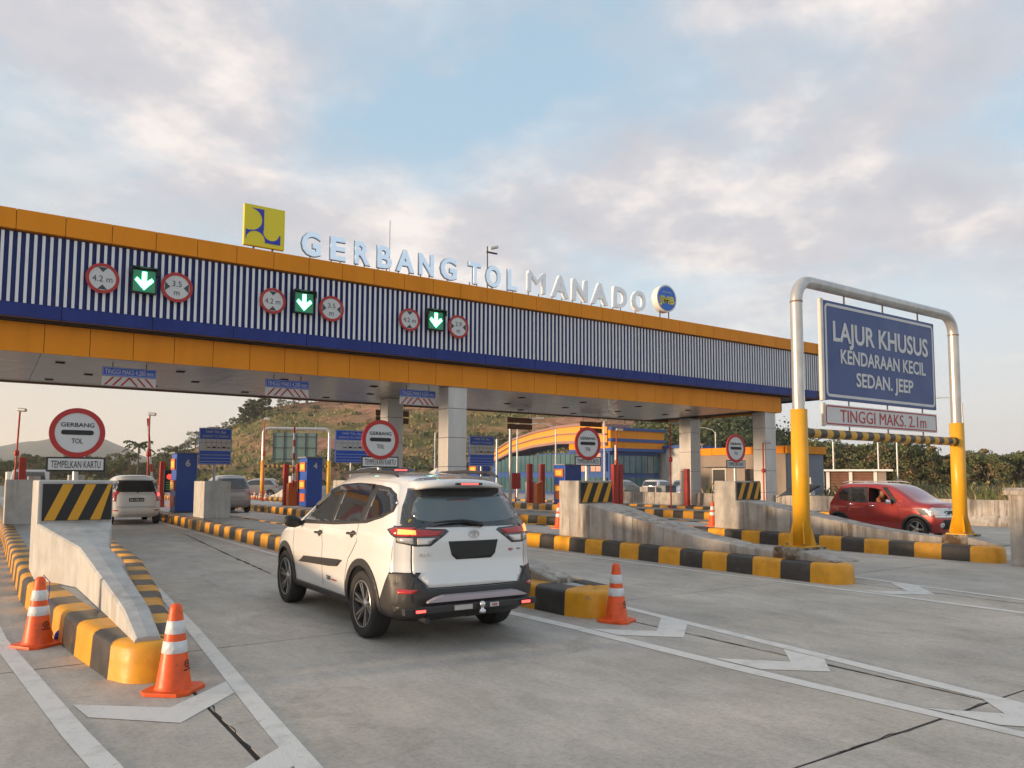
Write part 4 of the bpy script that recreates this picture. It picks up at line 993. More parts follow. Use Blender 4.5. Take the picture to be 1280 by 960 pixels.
for xa, xb in ((1.30, 3.66), (4.5, 5.86), (6.2, 7.66)):
    for k in range(9): b = MB(); b.box(xa, .05, .15+k*.235, xb, .24, .34+k*.235, M_brick); b.obj('slat', t)
b = MB(); b.box(8.0, .0, 0, Wd, .25, 2.298, M_booth); b.obj('end_panel', t)
def lamp_post(x, y, h, label, arms=1, rz=0, name='street_lamp'):
    t = thing(name, label, 'street lamp', (x, y, 0), rz, 'street lamps and poles round the plaza')
    b = MB(); b.tube([(0, 0, 0), (0, 0, h*.5), (0, 0, h)], .06, M_pole, 8, radii=[.10, .075, .05]); b.obj('pole', t)
    for s in ((1, -1) if arms == 2 else (1,)):
        b = MB(); b.tube([(0, 0, h-.1), (s*.3, 0, h+.25), (s*.9, 0, h+.42), (s*1.6, 0, h+.45)], .035, M_pole, 6)
        b.box(min(s*1.5, s*2.1), -.12, h+.40, max(s*1.5, s*2.1), .12, h+.50, M_pole); b.obj('lamp_arm', t)
    return t
lamp_post(29.0, 53.0, 5.2, 'slim lamp post just left of the front canopy column', 1, R(-30))
lamp_post(34.2, 49.2, 5.9, 'lamp post with a bent arm before the left of the arch', 1, R(-35)); lamp_post(38.6, 50.0, 5.7, 'shorter lamp post in front of the middle of the arch', 1, R(145))
lamp_post(46.5, 53.0, 6.9, 'double lamp post in front of the arch corner', 2, R(-40)); lamp_post(54.8, 47.2, 5.9, 'lamp post with arm right of the rear column', 1, R(130))
lamp_post(62.9, 29.5, 7.7, 'tall lamp post behind the right gantry leg', 1, R(115))
for x, y, h, l in ((22.5, 33.0, 4.3, 'thick plain grey pole left of the arch'), (31.9, 48.6, 4.6, 'thin plain pole left of the thick grey pole'), (36.5, 40.4, 4.0, 'thick plain pole right of the third lane sign')):
    b = MB(); b.tube([(0, 0, 0), (0, 0, h)], .085, M_pole, 10); o = b.obj('plain_pole', None, (x, y, 0)); tag(o, l, 'pole')
for x, y, l in ((62.0, 40.1, 'left of the three thin pale poles over the shed'), (66.4, 38.5, 'middle of the three thin pale poles over the shed'), (67.2, 37.2, 'right of the three thin pale poles over the shed')):
    b = MB(); b.tube([(0, 0, 0), (0, 0, 5.0)], .085, M_pole, 8); o = b.obj('plain_pole', None, (x, y, 0)); tag(o, l, 'pole')

# ------------------------------------------------------------------ cars
def tab(t, sig=.05, n=260):
    t = sorted(t); a, c = t[0][0], t[-1][0]; xs = np.linspace(a, c, n); ysv = np.interp(xs, [p[0] for p in t], [p[1] for p in t])
    k = max(1, int(sig/(c-a)*n)); ker = np.exp(-.5*(np.arange(-3*k, 3*k+1)/k)**2); ker /= ker.sum()
    pad = np.pad(ysv, 3*k, mode='edge'); ysv = np.convolve(pad, ker, 'valid')
    return lambda v: float(np.interp(v, xs, ysv))
def car_body(S, nx=14, ny=70, nz=26):
    rear, front, top, half = tab(S['rear'], .03), tab(S['front'], .05), tab(S['top'], .10), tab(S['half'], .03)
    zb = S.get('zb', .22); p = S.get('p', 11); idx = {}; vs = []
    sp = lambda u: .55*u+.45*math.sin(u*math.pi/2)
    def V(i, j, k):
        if (i, j, k) in idx: return idx[i, j, k]
        a, bq, c = sp(2*i/nx-1), sp(2*j/ny-1), sp(2*k/nz-1)
        s = (abs(a)**p+abs(bq)**(p*2.2)+abs(c)**p)**(-1/p); a *= s; bq *= s; c *= s
        z = .9
        for _ in range(4):
            yr, yf = rear(z), front(z); y = yr+(yf-yr)*(bq+1)/2; z = zb+(top(y)-zb)*(c+1)/2
        h = half(z)
        fr = (y-yr)/(yf-yr)
        h *= 1-.10*max(0, (fr-.78)/.22)**2-.05*max(0, (.14-fr)/.14)**1.5
        x = a*h
        if c > .5: z += .035*(1-a*a)*(c-.5)*2
        y += (S.get('bow', .05)*a*a if fr < .3 else 0)*(1-fr/.3 if fr < .3 else 0)-(.16*a*a*(fr-.7)/.3 if fr > .7 else 0)
        idx[i, j, k] = len(vs); vs.append((x, y, z)); return idx[i, j, k]
    fs = []
    for k in (0, nz):
        for i in range(nx):
            for j in range(ny): fs.append((V(i, j, k), V(i+1, j, k), V(i+1, j+1, k), V(i, j+1, k)))
    for i in (0, nx):
        for j in range(ny):
            for k in range(nz): fs.append((V(i, j, k), V(i, j+1, k), V(i, j+1, k+1), V(i, j, k+1)))
    for j in (0, ny):
        for i in range(nx):
            for k in range(nz): fs.append((V(i, j, k), V(i+1, j, k), V(i+1, j, k+1), V(i, j, k+1)))
    return vs, fs
def patch(bvh, poly, plane, off, m, name, parent, g=.042, sgn=-1, thick=None):
    """panel laid on the body: the outline is given in a side (y,z), rear (x,z), front (x,z) or top (x,y) view and follows the body's surface"""
    bm = bmesh.new(); pv = [bm.verts.new((p[0], p[1], 0)) for p in poly]
    for tri in tessellate_polygon([[Vector((p[0], p[1], 0)) for p in poly]]):
        if len(set(tri)) == 3 and abs((pv[tri[1]].co-pv[tri[0]].co).cross(pv[tri[2]].co-pv[tri[0]].co).z) > 1e-9: bm.faces.new([pv[i] for i in tri])
    xs = [p[0] for p in poly]; ysv = [p[1] for p in poly]
    for ax, lo, hi in ((0, min(xs), max(xs)), (1, min(ysv), max(ysv))):
        k = math.ceil(lo/g)*g
        while k < hi:
            if k-lo > 1e-3 and hi-k > 1e-3:
                co = (k, 0, 0) if ax == 0 else (0, k, 0); no = (1, 0, 0) if ax == 0 else (0, 1, 0)
                bmesh.ops.bisect_plane(bm, geom=bm.verts[:]+bm.edges[:]+bm.faces[:], plane_co=co, plane_no=no)
            k += g
    bmesh.ops.triangulate(bm, faces=[f for f in bm.faces if len(f.verts) > 4])
    base = {}
    for v in bm.verts:
        u, w_ = v.co.x, v.co.y
        if plane == 'side': o, d = Vector((sgn*3, u, w_)), Vector((-sgn, 0, 0))
        elif plane == 'rear': o, d = Vector((u, -4, w_)), Vector((0, 1, 0))
        elif plane == 'front': o, d = Vector((u, 8, w_)), Vector((0, -1, 0))
        else: o, d = Vector((u, w_, 4)), Vector((0, 0, -1))
        hit, nrm, _, _ = bvh.ray_cast(o, d)
        if hit is None:
            hit, nrm, _, _ = bvh.find_nearest(o+d*(3 if plane != 'top' else 2.4))
        if nrm.dot(d) > 0: nrm = -nrm
        v.co = hit+nrm*off; base[v] = hit-nrm*.004
    ed = [e for e in bm.edges if len(e.link_faces) == 1]
    nv = {}
    for e in ed:
        a, c = e.verts
        for v in (a, c):
            if v not in nv: nv[v] = bm.verts.new(base[v])
        try: bm.faces.new((a, c, nv[c], nv[a]))
        except ValueError: pass
    bmesh.ops.recalc_face_normals(bm, faces=bm.faces)
    for f in bm.faces: f.smooth = all(v in base for v in f.verts)
    me = bpy.data.meshes.new(name); bm.to_mesh(me); bm.free(); me.materials.append(m)
    return link(name, me, parent)
def wheel(parent, x, y, r, sgn, wid=.20, style=0, low=False):
    t = bpy.data.objects.new('wheel', None); col.objects.link(t); t.parent = parent; t.location = (x, y, r)
    def P(l): return [(a, h*sgn) for a, h in l]
    b = MB(); rr = r*.70
    b.lathe(P([(rr, -wid/2), (r*.93, -wid/2), (r*.985, -wid/2+.02), (r, -wid/2+.05), (r, wid/2-.05), (r*.985, wid/2-.02), (r*.93, wid/2), (rr, wid/2-.012), (rr, -wid/2)]), M_tyre, 40, axis='x'); b.obj('tyre', t)
    b = MB(); b.lathe(P([(0, -.02), (rr*.9, -.02), (rr, wid/2-.03), (rr*.99, wid/2-.012), (rr*.955, wid/2-.015), (rr*.93, wid/2-.05), (rr*.86, -.0), (0, .0)]), M_rimd, 32, axis='x')
    b.lathe(P([(rr*1.0, wid/2-.016), (rr*.985, wid/2-.004), (rr*.95, wid/2-.010)]), M_rim, 32, axis='x')
    ns = 6 if style == 0 else 5
    for i in range(ns):
        for dd in ((-.10, .16) if style == 0 else (0,)):
            a = 2*math.pi*i/ns+dd; c_, s_ = math.cos(a), math.sin(a); a2 = a+(.22 if style == 0 else 0); c2, s2 = math.cos(a2), math.sin(a2)
            w0, w1 = (.008, .013) if style == 0 else (.030, .022)
            h0, h1 = (wid/2-.045)*sgn, (wid/2-.020)*sgn
            vs = []
            for (cc, ss, rad, ww, hh) in ((c_, s_, rr*.16, w0, h0), (c2, s2, rr*.93, w1, h1)):
                for q in (-1, 1):
                    for dh in (0, -.03*sgn): vs.append((hh+dh, cc*rad-ss*ww*q, ss*rad+cc*ww*q))
            b.add(vs, [(0, 2, 6, 4), (1, 5, 7, 3), (0, 4, 5, 1), (2, 3, 7, 6)], M_rim)
    b.lathe(P([(rr*.22, 0), (rr*.20, wid/2-.035), (0, wid/2-.03)]), M_rim, 16, axis='x')
    b.obj('rim', t)
    return t
def build_car(S, label, loc, rz, paint):
    t = thing('parked_car' if S.get('parked') else 'car', label, S.get('cat', 'car'), loc, rz)
    vs, fs = car_body(S, *S.get('res', (14, 70, 26)))
    b = MB(); b.add(vs, fs, paint, True); me = b.mesh('body'); me.materials.append(M_black)
    bvh = BVHTree.FromPolygons(vs, fs)
    body = link('body', me, t)
    # wheel houses
    r = S['wr']; cut = MB()
    for y in (0, S['wb']):
        for s in (-1, 1): cut.lathe([(0, s*.36), (r*1.16, s*.36), (r*1.16, s*1.3), (0, s*1.3)], M_black, 36, axis='x', c=(0, y, r))
    for q in S.get('holes', []):
        cut.prism(q[0], 'x', q[1], q[2], M_black)
    cm_ = cut.mesh('cutter')
    bm = bmesh.new(); bm.from_mesh(cm_); bmesh.ops.remove_doubles(bm, verts=bm.verts, dist=1e-4); bmesh.ops.dissolve_degenerate(bm, edges=bm.edges, dist=1e-5); bmesh.ops.recalc_face_normals(bm, faces=bm.faces); bm.to_mesh(cm_); bm.free()
    cm_.materials.clear(); cm_.materials.append(paint); cm_.materials.append(M_black)
    cm_.polygons.foreach_set('material_index', [1]*len(cm_.polygons))
    co = bpy.data.objects.new('cutter', cm_); col.objects.link(co); co.parent = t
    md = body.modifiers.new('b', 'BOOLEAN'); md.operation = 'DIFFERENCE'; md.object = co; md.solver = 'EXACT'; md.material_mode = 'INDEX' if hasattr(md, 'material_mode') else None
    dg = bpy.context.evaluated_depsgraph_get(); nm = bpy.data.meshes.new_from_object(body.evaluated_get(dg))
    body.modifiers.clear(); body.data = nm; bpy.data.objects.remove(co)
    if len(nm.polygons) < 500: body.data = me
    hw = S['tw']
    for y in (0, S['wb']):
        for s in (-1, 1): wheel(t, s*hw, y, r, s, S.get('ww', .21), S.get('style', 0))
    for (nm_, plane, poly, m, off, mir) in S['patches']:
        if plane == 'side':
            patch(bvh, poly, 'side', off, m, nm_, t, sgn=S.get('sgn', -1))
            if mir: patch(bvh, poly, 'side', off, m, nm_, t, sgn=-S.get('sgn', -1))
        else:
            patch(bvh, poly, plane, off, m, nm_, t)
            if mir: patch(bvh, [(-p[0], p[1]) for p in poly], plane, off, m, nm_, t)
    return t, bvh
def archpoly(yc, r, zc, w_, z0=.3, a0=None, n=20):
    a0 = math.degrees(math.asin((z0-zc)/(r+w_))) if a0 is None else a0
    return arc(yc, zc, r+w_, a0, 180-a0, n)+list(reversed(arc(yc, zc, r, a0, 180-a0, n)))
def strip(pts, w_):
    """thin line as a polygon"""
    a = []; c = []
    for i, p in enumerate(pts):
        d = Vector(pts[min(i+1, len(pts)-1)])-Vector(pts[max(i-1, 0)]); d.normalize(); n_ = Vector((-d.y, d.x))*w_/2
        a.append((p[0]+n_.x, p[1]+n_.y)); c.append((p[0]-n_.x, p[1]-n_.y))
    return a+c[::-1]
def seam(l): return ('door_seam', 'side', strip(l, .009), M_black, .0012, True)

# main car: white SUV seen from the rear left
PR = dict(
    rear=[(.22, -.84), (.34, -.93), (.48, -.95), (.60, -.94), (.70, -.90), (.80, -.875), (1.0, -.875), (1.10, -.87), (1.18, -.84), (1.35, -.73), (1.5, -.64), (1.60, -.60), (1.75, -.58)],
    front=[(.22, 3.40), (.45, 3.50), (.75, 3.50), (.95, 3.40), (1.1, 3.30), (1.7, 3.2)],
    top=[(-.95, 1.57), (-.6, 1.615), (-.2, 1.66), (.4, 1.685), (.9, 1.68), (1.25, 1.64), (1.5, 1.54), (2.15, 1.18), (2.45, 1.08), (3.1, .98), (3.5, .82)],
    half=[(.2, .79), (.32, .825), (.5, .842), (.74, .848), (.86, .838), (.98, .846), (1.06, .838), (1.12, .815), (1.3, .75), (1.45, .70), (1.56, .65), (1.72, .58)],
    zb=.24, wr=.345, wb=2.685, tw=.735, ww=.215, p=11, bow=.09,
    patches=[
        ('window_trim', 'side', [(2.06, 1.075), (1.90, 1.20), (1.40, 1.50), (1.15, 1.565), (.55, 1.59), (.0, 1.572), (-.25, 1.548), (-.42, 1.487), (-.505, 1.395), (-.51, 1.31), (-.34, 1.245), (0, 1.175), (.9, 1.115)], M_clad, .002, True),
        ('side_window', 'side', [(1.93, 1.115), (1.80, 1.225), (1.36, 1.475), (1.13, 1.52), (1.0, 1.53), (1.04, 1.14)], M_glass, .0045, True),
        ('side_window', 'side', [(.96, 1.145), (.90, 1.535), (.12, 1.545), (.20, 1.19)], M_glass, .0045, True),
        ('quarter_window', 'side', [(.08, 1.20), (0, 1.54), (-.24, 1.525), (-.40, 1.47), (-.485, 1.385), (-.49, 1.325), (-.33, 1.265)], M_glass, .0045, True),
        ('rear_pillar_trim', 'side', [(-.535, 1.53), (-.715, 1.19), (-.785, 1.19), (-.585, 1.52)], M_clad, .007, True),
        ('door_moulding', 'side', [(2.06, .60), (1.86, .685), (.66, .745), (.55, .745), (.70, .665), (.95, .645)], M_clad, .013, True),
        ('sill_cladding', 'side', [(2.24, .36), (.42, .36), (.42, .25), (2.24, .25)], M_clad, .012, True),
        ('arch_cladding', 'side', archpoly(0, .392, .345, .075, .30), M_clad, .014, True),
        ('arch_cladding', 'side', archpoly(2.685, .392, .345, .075, .27), M_clad, .014, True),
        ('bumper_corner', 'side', [(-.44, .25), (-.445, .42), (-.52, .53), (-.64, .735), (-.84, .735), (-.88, .25)], M_clad, .010, True),
        ('tailgate', 'rear', [(-.645, 1.12), (-.645, .735), (-.505, .595), (.505, .595), (.645, .735), (.645, 1.12), (.55, 1.163), (-.55, 1.163)], M_carw, .004, False),
        ('tailgate_gap', 'rear', strip([(-.652, 1.14), (-.652, .732), (-.508, .586), (.508, .586), (.652, .732), (.652, 1.14)], .012), M_black, .0015, False),
        ('bumper', 'rear', [(-.775, .735), (-.662, .735), (-.515, .578), (.515, .578), (.662, .735), (.775, .735), (.785, .27), (-.785, .27)], M_clad, .010, False),
        ('rear_window_surround', 'rear', [(-.55, 1.54), (.55, 1.54), (.645, 1.36), (.705, 1.20), (.69, 1.172), (.4, 1.162), (-.4, 1.162), (-.69, 1.172), (-.705, 1.20), (-.645, 1.36)], M_glass, .007, False),
        ('rear_window', 'rear', [(-.50, 1.455), (.50, 1.455), (.55, 1.40), (.60, 1.29), (.57, 1.235), (.46, 1.215), (.2, 1.20), (-.2, 1.20), (-.46, 1.215), (-.57, 1.235), (-.60, 1.29), (-.55, 1.40)], M_glassr, .011, False),
        ('tail_lamp_frame', 'rear', [(-.755, 1.18), (-.70, 1.165), (-.30, 1.142), (-.275, 1.12), (-.47, .985), (-.62, .985), (-.765, 1.02)], M_glass, .008, True),
        ('tail_lamp_frame', 'side', [(-.80, 1.185), (-.66, 1.18), (-.53, 1.14), (-.66, 1.07), (-.80, 1.02)], M_glass, .0085, True),
        ('tail_lamp_red', 'rear', [(-.752, 1.165), (-.70, 1.150), (-.325, 1.126), (-.40, 1.078), (-.76, 1.078)], M_lampr, .012, True),
        ('tail_lamp_clear', 'rear', [(-.60, 1.062), (-.42, 1.062), (-.49, 1.003), (-.60, 1.0)], M_lampc, .012, True),
        ('tail_lamp_clear', 'rear', [(-.755, 1.066), (-.635, 1.062), (-.635, 1.005), (-.75, 1.03)], M_lampc, .012, True),
        ('tail_lamp_red', 'side', [(-.775, 1.165), (-.66, 1.16), (-.575, 1.138), (-.66, 1.085), (-.775, 1.078)], M_lampr, .0125, True),
        ('plate_recess', 'rear', [(-.285, 1.025), (.285, 1.025), (.25, .89), (.20, .845), (-.20, .845), (-.25, .89)], mat('plate_black', (.014, .014, .015), .5), .008, False),
        ('reflector', 'rear', [(-.77, .585), (-.62, .575), (-.64, .545), (-.76, .535)], M_lampr, .016, True),
        seam([(1.235, 1.10), (1.235, .95), (1.19, .40)]), seam([(2.30, 1.02), (2.34, .80), (2.20, .40)]),
        seam([(.20, 1.17), (.14, .98), (.38, .78), (.46, .60), (.50, .40)]),
        ('fuel_flap_line', 'side', strip([(-.62, .62), (-.66, 1.02)], .004), M_dgrey, .001, False),
        ('roof_groove', 'top', strip([(-.45, .0), (-.43, 1.4)], .018), M_dgrey, .001, True),
    ])
car, bv = build_car(PR, 'white SUV with lit tail lamps and black lower bumper driving into the lane', (4.12, 7.53, 0), R(-1.5), M_carw)
def on_rear(x, z, d=0):
    h, n_, _, _ = bv.ray_cast(Vector((x, -4, z)), Vector((0, 1, 0))); return h.y-d
# lit lamps
for q, m in (([(-.74, 1.142), (-.61, 1.132), (-.61, 1.096), (-.74, 1.096)], M_amber), ([(.66, 1.145), (.748, 1.158), (.748, 1.086), (.66, 1.086)], M_amber)):
    patch(bv, q, 'rear', .022, m, 'lit_lamp', car)
# spoiler, third lamp
b = MB(); n = 14; vs = []
for i in range(n+1):
    x = -.51+1.02*i/n; bow = .12*(x/.51)**4+.03*(x/.51)**2; dz = -.035*(x/.51)**2
    vs += [(x, -.73+bow, 1.565+dz), (x, -.765+bow, 1.60+dz), (x, -.60+bow, 1.64+dz), (x, -.45+bow, 1.668+dz), (x, -.45+bow, 1.60+dz)]
b.add(vs, [(5*i+j, 5*i+(j+1) % 5, 5*(i+1)+(j+1) % 5, 5*(i+1)+j) for i in range(n) for j in range(5)]+[tuple(range(5)), tuple(range(5*n, 5*n+5))], M_carw, True); b.obj('roof_spoiler', car)
b = MB(); b.box(-.15, -.782, 1.578, .15, -.745, 1.602, M_glass); b.obj('brake_lamp_housing', car)
b = MB(); b.box(-.10, -.788, 1.582, .10, -.7825, 1.598, M_stop); b.obj('high_brake_lamp', car)
b = MB(); b.tube([(.10, -.865, 1.175), (.02, -.87, 1.20), (-.12, -.85, 1.225), (-.30, -.85, 1.222), (-.44, -.85, 1.212)], .013, M_black, 6, radii=[.022, .020, .014, .010, .007]); b.obj('wiper', car)
# side wings of the rear glass and mirror, handles, rails, antenna
for s in (-1, 1):
    b = MB(); b.tube([(s*.60, -.35, 1.665), (s*.60, -.22, 1.705), (s*.61, .4, 1.725), (s*.61, 1.0, 1.712), (s*.61, 1.20, 1.685), (s*.61, 1.32, 1.64)], .02, M_clad, 8, radii=[.012, .02, .021, .021, .018, .01]); b.obj('roof_rail', car)
    b = MB(); b.lathe([(0, -.11), (.06, -.10), (.10, -.03), (.10, .05), (.07, .10), (0, .115)], M_black, 14, axis='x', c=(0, 0, 0)); me = b.mesh('mirror'); 
    for v in me.vertices: v.co = Vector((s*(.955+v.co.x*.95), 2.02+v.co.y*.55-abs(v.co.x)*.15, 1.10+v.co.z*.75+v.co.x*.12))
    link('mirror', me, car)
    b = MB(); b.tube([(s*.80, 2.0, 1.09), (s*.90, 2.02, 1.07)], .03, M_black, 8); b.obj('mirror_arm', car)
    for y, z in ((1.30, 1.00), (.27, 1.05)):
        h, n_, _, _ = bv.ray_cast(Vector((s*3, y, z)), Vector((-s, 0, 0)))
        b = MB(); b.tube([(h.x+s*.002, y+.11, z), (h.x+s*.035, y+.085, z+.004), (h.x+s*.038, y-.02, z+.006), (h.x+s*.004, y-.07, z+.008)], .014, M_clad, 8); b.obj('door_handle', car)
        patch(bv, [(y+.07, z-.035), (y+.10, z+.005), (y+.03, z+.035), (y-.05, z+.03), (y-.03, z-.02), (y+.02, z-.045)], 'side', .002, M_clad, 'handle_cup', car, sgn=s)
    b = MB(); hh = [bv.ray_cast(Vector((s*3, y, z)), Vector((-s, 0, 0)))[0] for y, z in ((1.70, 1.33), (1.36, 1.50), (1.1, 1.555), (.6, 1.575), (.15, 1.565))]
    vs = []
    for k, h in enumerate(hh): vs += [(h.x+s*.005, h.y, h.z+.02), (h.x+s*.035, h.y, h.z-.005), (h.x+s*.042, h.y, h.z-.06), (h.x+s*.010, h.y, h.z-.055)]
    b.add(vs, [(4*i+j, 4*i+(j+1) % 4, 4*(i+1)+(j+1) % 4, 4*(i+1)+j) for i in range(4) for j in range(4)]+[(0, 1, 2, 3), (16, 17, 18, 19)], M_glass, False); b.obj('rain_visor', car)
b = MB(); b.add([(-.03, -.05, 1.70), (.03, -.05, 1.70), (.018, .14, 1.70), (-.018, .14, 1.70), (0, -.06, 1.765), (0, .0, 1.75)], [(0, 1, 4), (1, 2, 5, 4), (2, 3, 5), (3, 0, 4, 5)], M_carw); b.obj('antenna_fin', car)
# tow bar with lamps, silver garnish
b = MB(); b.box(-.84, -1.06, .375, .64, -.99, .435, M_clad); b.obj('tow_bar', car, bevel=.008)
for x in (-.55, .55): b = MB(); b.box(x-.03, -1.0, .38, x+.03, -.80, .42, M_black); b.obj('bar_bracket', car)
for x in (-.68, .50):
    b = MB(); b.box(x-.065, -1.072, .385, x+.065, -1.061, .425, M_black); h_ = b.obj('bar_lamp', car)
    b = MB(); b.box(x-.05, -1.078, .393, x+.05, -1.0725, .418, M_stop); b.obj('bar_lamp_lens', h_)
b = MB(); b.box(-.32, -1.068, .385, -.12, -1.061, .432, M_chrome); b.obj('bar_plate', car)
b = MB(); b.lathe([(0, .34), (.035, .345), (.035, .375), (.018, .38), (.018, .40), (.030, .415), (.030, .44), (.015, .455), (0, .457)], M_chrome, 14, c=(-.03, -1.10, 0)); b.obj('tow_ball', car)
b = MB(); b.box(.08, -1.068, .388, .18, -1.061, .428, M_signw); b.obj('red_tag', car); text('ARB', .024, .13, .408, -1.069, M_red, car, ext=.001, bold=.03)
b = MB(); yy = on_rear(0, .5)
vs = []
for i in range(15):
    f = i/14; x = -.56+1.12*f; e = 1-max(0, (abs(x)-.44)/.12)
    vs += [(x, yy-.05, .462), (x, yy-.055, .470+.045*e), (x, yy-.005, .475+.05*e), (x, yy-.0, .455)]
b.add(vs, [(4*i+j, 4*i+(j+1) % 4, 4*(i+1)+(j+1) % 4, 4*(i+1)+j) for i in range(14) for j in range(4)]+[(0, 1, 2, 3), (56, 57, 58, 59)], M_mauve); b.obj('bumper_garnish', car)
# badges
b = MB(); ye = on_rear(0, 1.09, .006)
def ell(b, cx_, cz_, rx, rz_, wd, y):
    n = 24; vs = []
    for yy_ in (y-.006, y):
        for s in (1, 0):
            for i in range(n): vs.append((cx_+(rx-wd*(1-s))*math.cos(2*math.pi*i/n), yy_, cz_+(rz_-wd*(1-s))*math.sin(2*math.pi*i/n)))
    b.add(vs, [(i, (i+1) % n, n+(i+1) % n, n+i) for i in range(n)]+[(i, 2*n+i, 2*n+(i+1) % n, (i+1) % n) for i in range(n)], M_chrome)
ell(b, 0, 1.09, .062, .043, .010, ye); ell(b, 0, 1.108, .040, .018, .008, ye-.001); ell(b, 0, 1.094, .020, .036, .008, ye-.002); b.obj('emblem', car)
text('RUSH', .030, -.50, .90, on_rear(-.5, .9, .005), M_chrome, car, ext=.003, bold=.02, w=.17)
text('TRD', .026, .44, .915, on_rear(.45, .915, .005), M_red, car, ext=.003, bold=.02, w=.08); text('SPORTIVO', .014, .545, .917, on_rear(.55, .915, .005), M_dgrey, car, ext=.003, w=.09)
hs = bv.ray_cast(Vector((-3, .85, .51)), Vector((1, 0, 0)))[0]
o = text('TRD', .045, 0, 0, 0, M_dgrey, car, ext=.002, bold=.02, w=.15); o.location = (hs.x-.003, .98, .51); o.rotation_euler = (0, 0, R(-90))
o = text('SPORTIVO', .02, 0, 0, 0, M_red, car, ext=.002, w=.16); o.location = (hs.x-.003, .80, .50); o.rotation_euler = (0, 0, R(-90))
b = MB(); b.disc(-.63, 1.225, .022, on_rear(-.63, 1.225, .009), on_rear(-.63, 1.225, .007), M_logoy, 12); b.obj('window_sticker', car)
b = MB(); b.disc(.60, 1.255, .02, on_rear(.60, 1.255, .009), on_rear(.60, 1.255, .007), M_signw, 12); b.obj('window_sticker', car)
b = MB(); b.box(-.62, -.5, .25, .62, 3.0, .40, M_black); b.tube([(-.5, -.85, .27), (-.5, -.3, .27)], .03, M_dgrey, 8); b.tube([(0, -.2, .345), (0, .2, .345)], .10, M_black, 12); b.tube([(-.6, 0, .345), (.6, 0, .345)], .05, M_black, 8); b.obj('underbody', car)

# white people carrier at machine 6
def mpv(half=.83, L_=4.15, H_=1.69):
    return dict(rear=[(.22, -.66), (.4, -.72), (.6, -.70), (.75, -.66), (1.05, -.63), (1.2, -.56), (1.5, -.42), (1.65, -.36)], front=[(.22, 3.3), (.6, 3.42), (.9, 3.3), (1.7, 3.1)],
        top=[(-.8, H_-.06), (-.3, H_-.02), (.5, H_), (1.2, H_-.02), (1.55, H_-.12), (2.4, 1.08), (3.0, .98), (3.45, .80)],
        half=[(.2, half-.06), (.45, half-.01), (.8, half), (1.0, half-.01), (1.2, half-.06), (1.45, half-.12), (1.65, half-.2)], zb=.24, wr=.31, wb=2.655, tw=half-.1, ww=.18, p=10, style=1, bow=.08, res=(10, 44, 18))
S = mpv(); S['patches'] = [
    ('side_window', 'side', [(2.0, 1.08), (1.45, 1.50), (-.2, 1.52), (-.38, 1.40), (-.35, 1.10)], M_glass, .003, True),
    ('rear_window', 'rear', [(-.58, 1.54), (.58, 1.54), (.66, 1.22), (.62, 1.12), (-.62, 1.12), (-.66, 1.22)], M_glass, .004, False),
    ('tail_lamp', 'rear', [(-.745, 1.12), (-.66, 1.10), (-.65, .80), (-.765, .82)], M_lampr, .006, True), ('tail_lamp', 'side', [(-.42, 1.14), (-.545, 1.14), (-.57, .82), (-.50, .86)], M_lampr, .006, True),
    ('plate', 'rear', [(-.24, .92), (.24, .92), (.24, .79), (-.24, .79)], M_black, .008, False), ('tailgate_gap', 'rear', strip([(-.65, 1.1), (-.62, .62), (.62, .62), (.65, 1.1)], .012), M_dgrey, .001, False),
    ('reflector', 'rear', [(-.74, .52), (-.56, .51), (-.58, .47), (-.72, .48)], M_lampr, .006, True), ('bumper_gap', 'rear', strip([(-.75, .58), (.75, .58)], .01), M_dgrey, .001, False),
    ('garnish', 'rear', [(-.30, .975), (.30, .975), (.29, .955), (-.29, .955)], M_chrome, .008, False)]
c2, bv2 = build_car(S, 'white people carrier with one lit brake lamp beside machine 6', (4.42, 30.2, 0), R(-1), M_carw2)
patch(bv2, [(.665, 1.09), (.745, 1.11), (.75, .98), (.665, .98)], 'rear', .009, M_stop, 'lit_brake_lamp', c2)
text('DB 1788 CD', .07, 0, .855, -.70, M_signw, c2, bold=.02, w=.42)
b = MB(); b.tube([(.05, -.60, 1.09), (-.03, -.64, 1.15), (-.10, -.62, 1.18)], .014, M_black, 6); b.obj('wiper', c2)
b = MB(); b.tube([(-.92, 1.95, 1.10), (-1.0, 1.95, 1.12)], .07, M_carw2, 8); b.obj('mirror', c2)
# silver car behind the concrete block
S = mpv(.84, H_=1.72); S['patches'] = [
    ('side_window', 'side', [(2.0, 1.10), (1.45, 1.52), (-.2, 1.55), (-.38, 1.40), (-.35, 1.12)], M_glass, .003, True),
    ('rear_window', 'rear', [(-.62, 1.60), (.62, 1.60), (.72, 1.25), (.66, 1.12), (-.66, 1.12), (-.72, 1.25)], M_glass, .004, False),
    ('tail_lamp', 'rear', [(-.75, 1.20), (-.68, 1.18), (-.66, .84), (-.77, .86)], M_lampr, .006, True), ('bumper', 'rear', [(-.77, .60), (.77, .60), (.76, .30), (-.76, .30)], mat('silver_bumper', (.28, .26, .25), .5), .006, False)]
build_car(S, 'silver people carrier half hidden behind the grey block and tariff pole', (9.55, 37.2, 0), R(-1), M_cars)
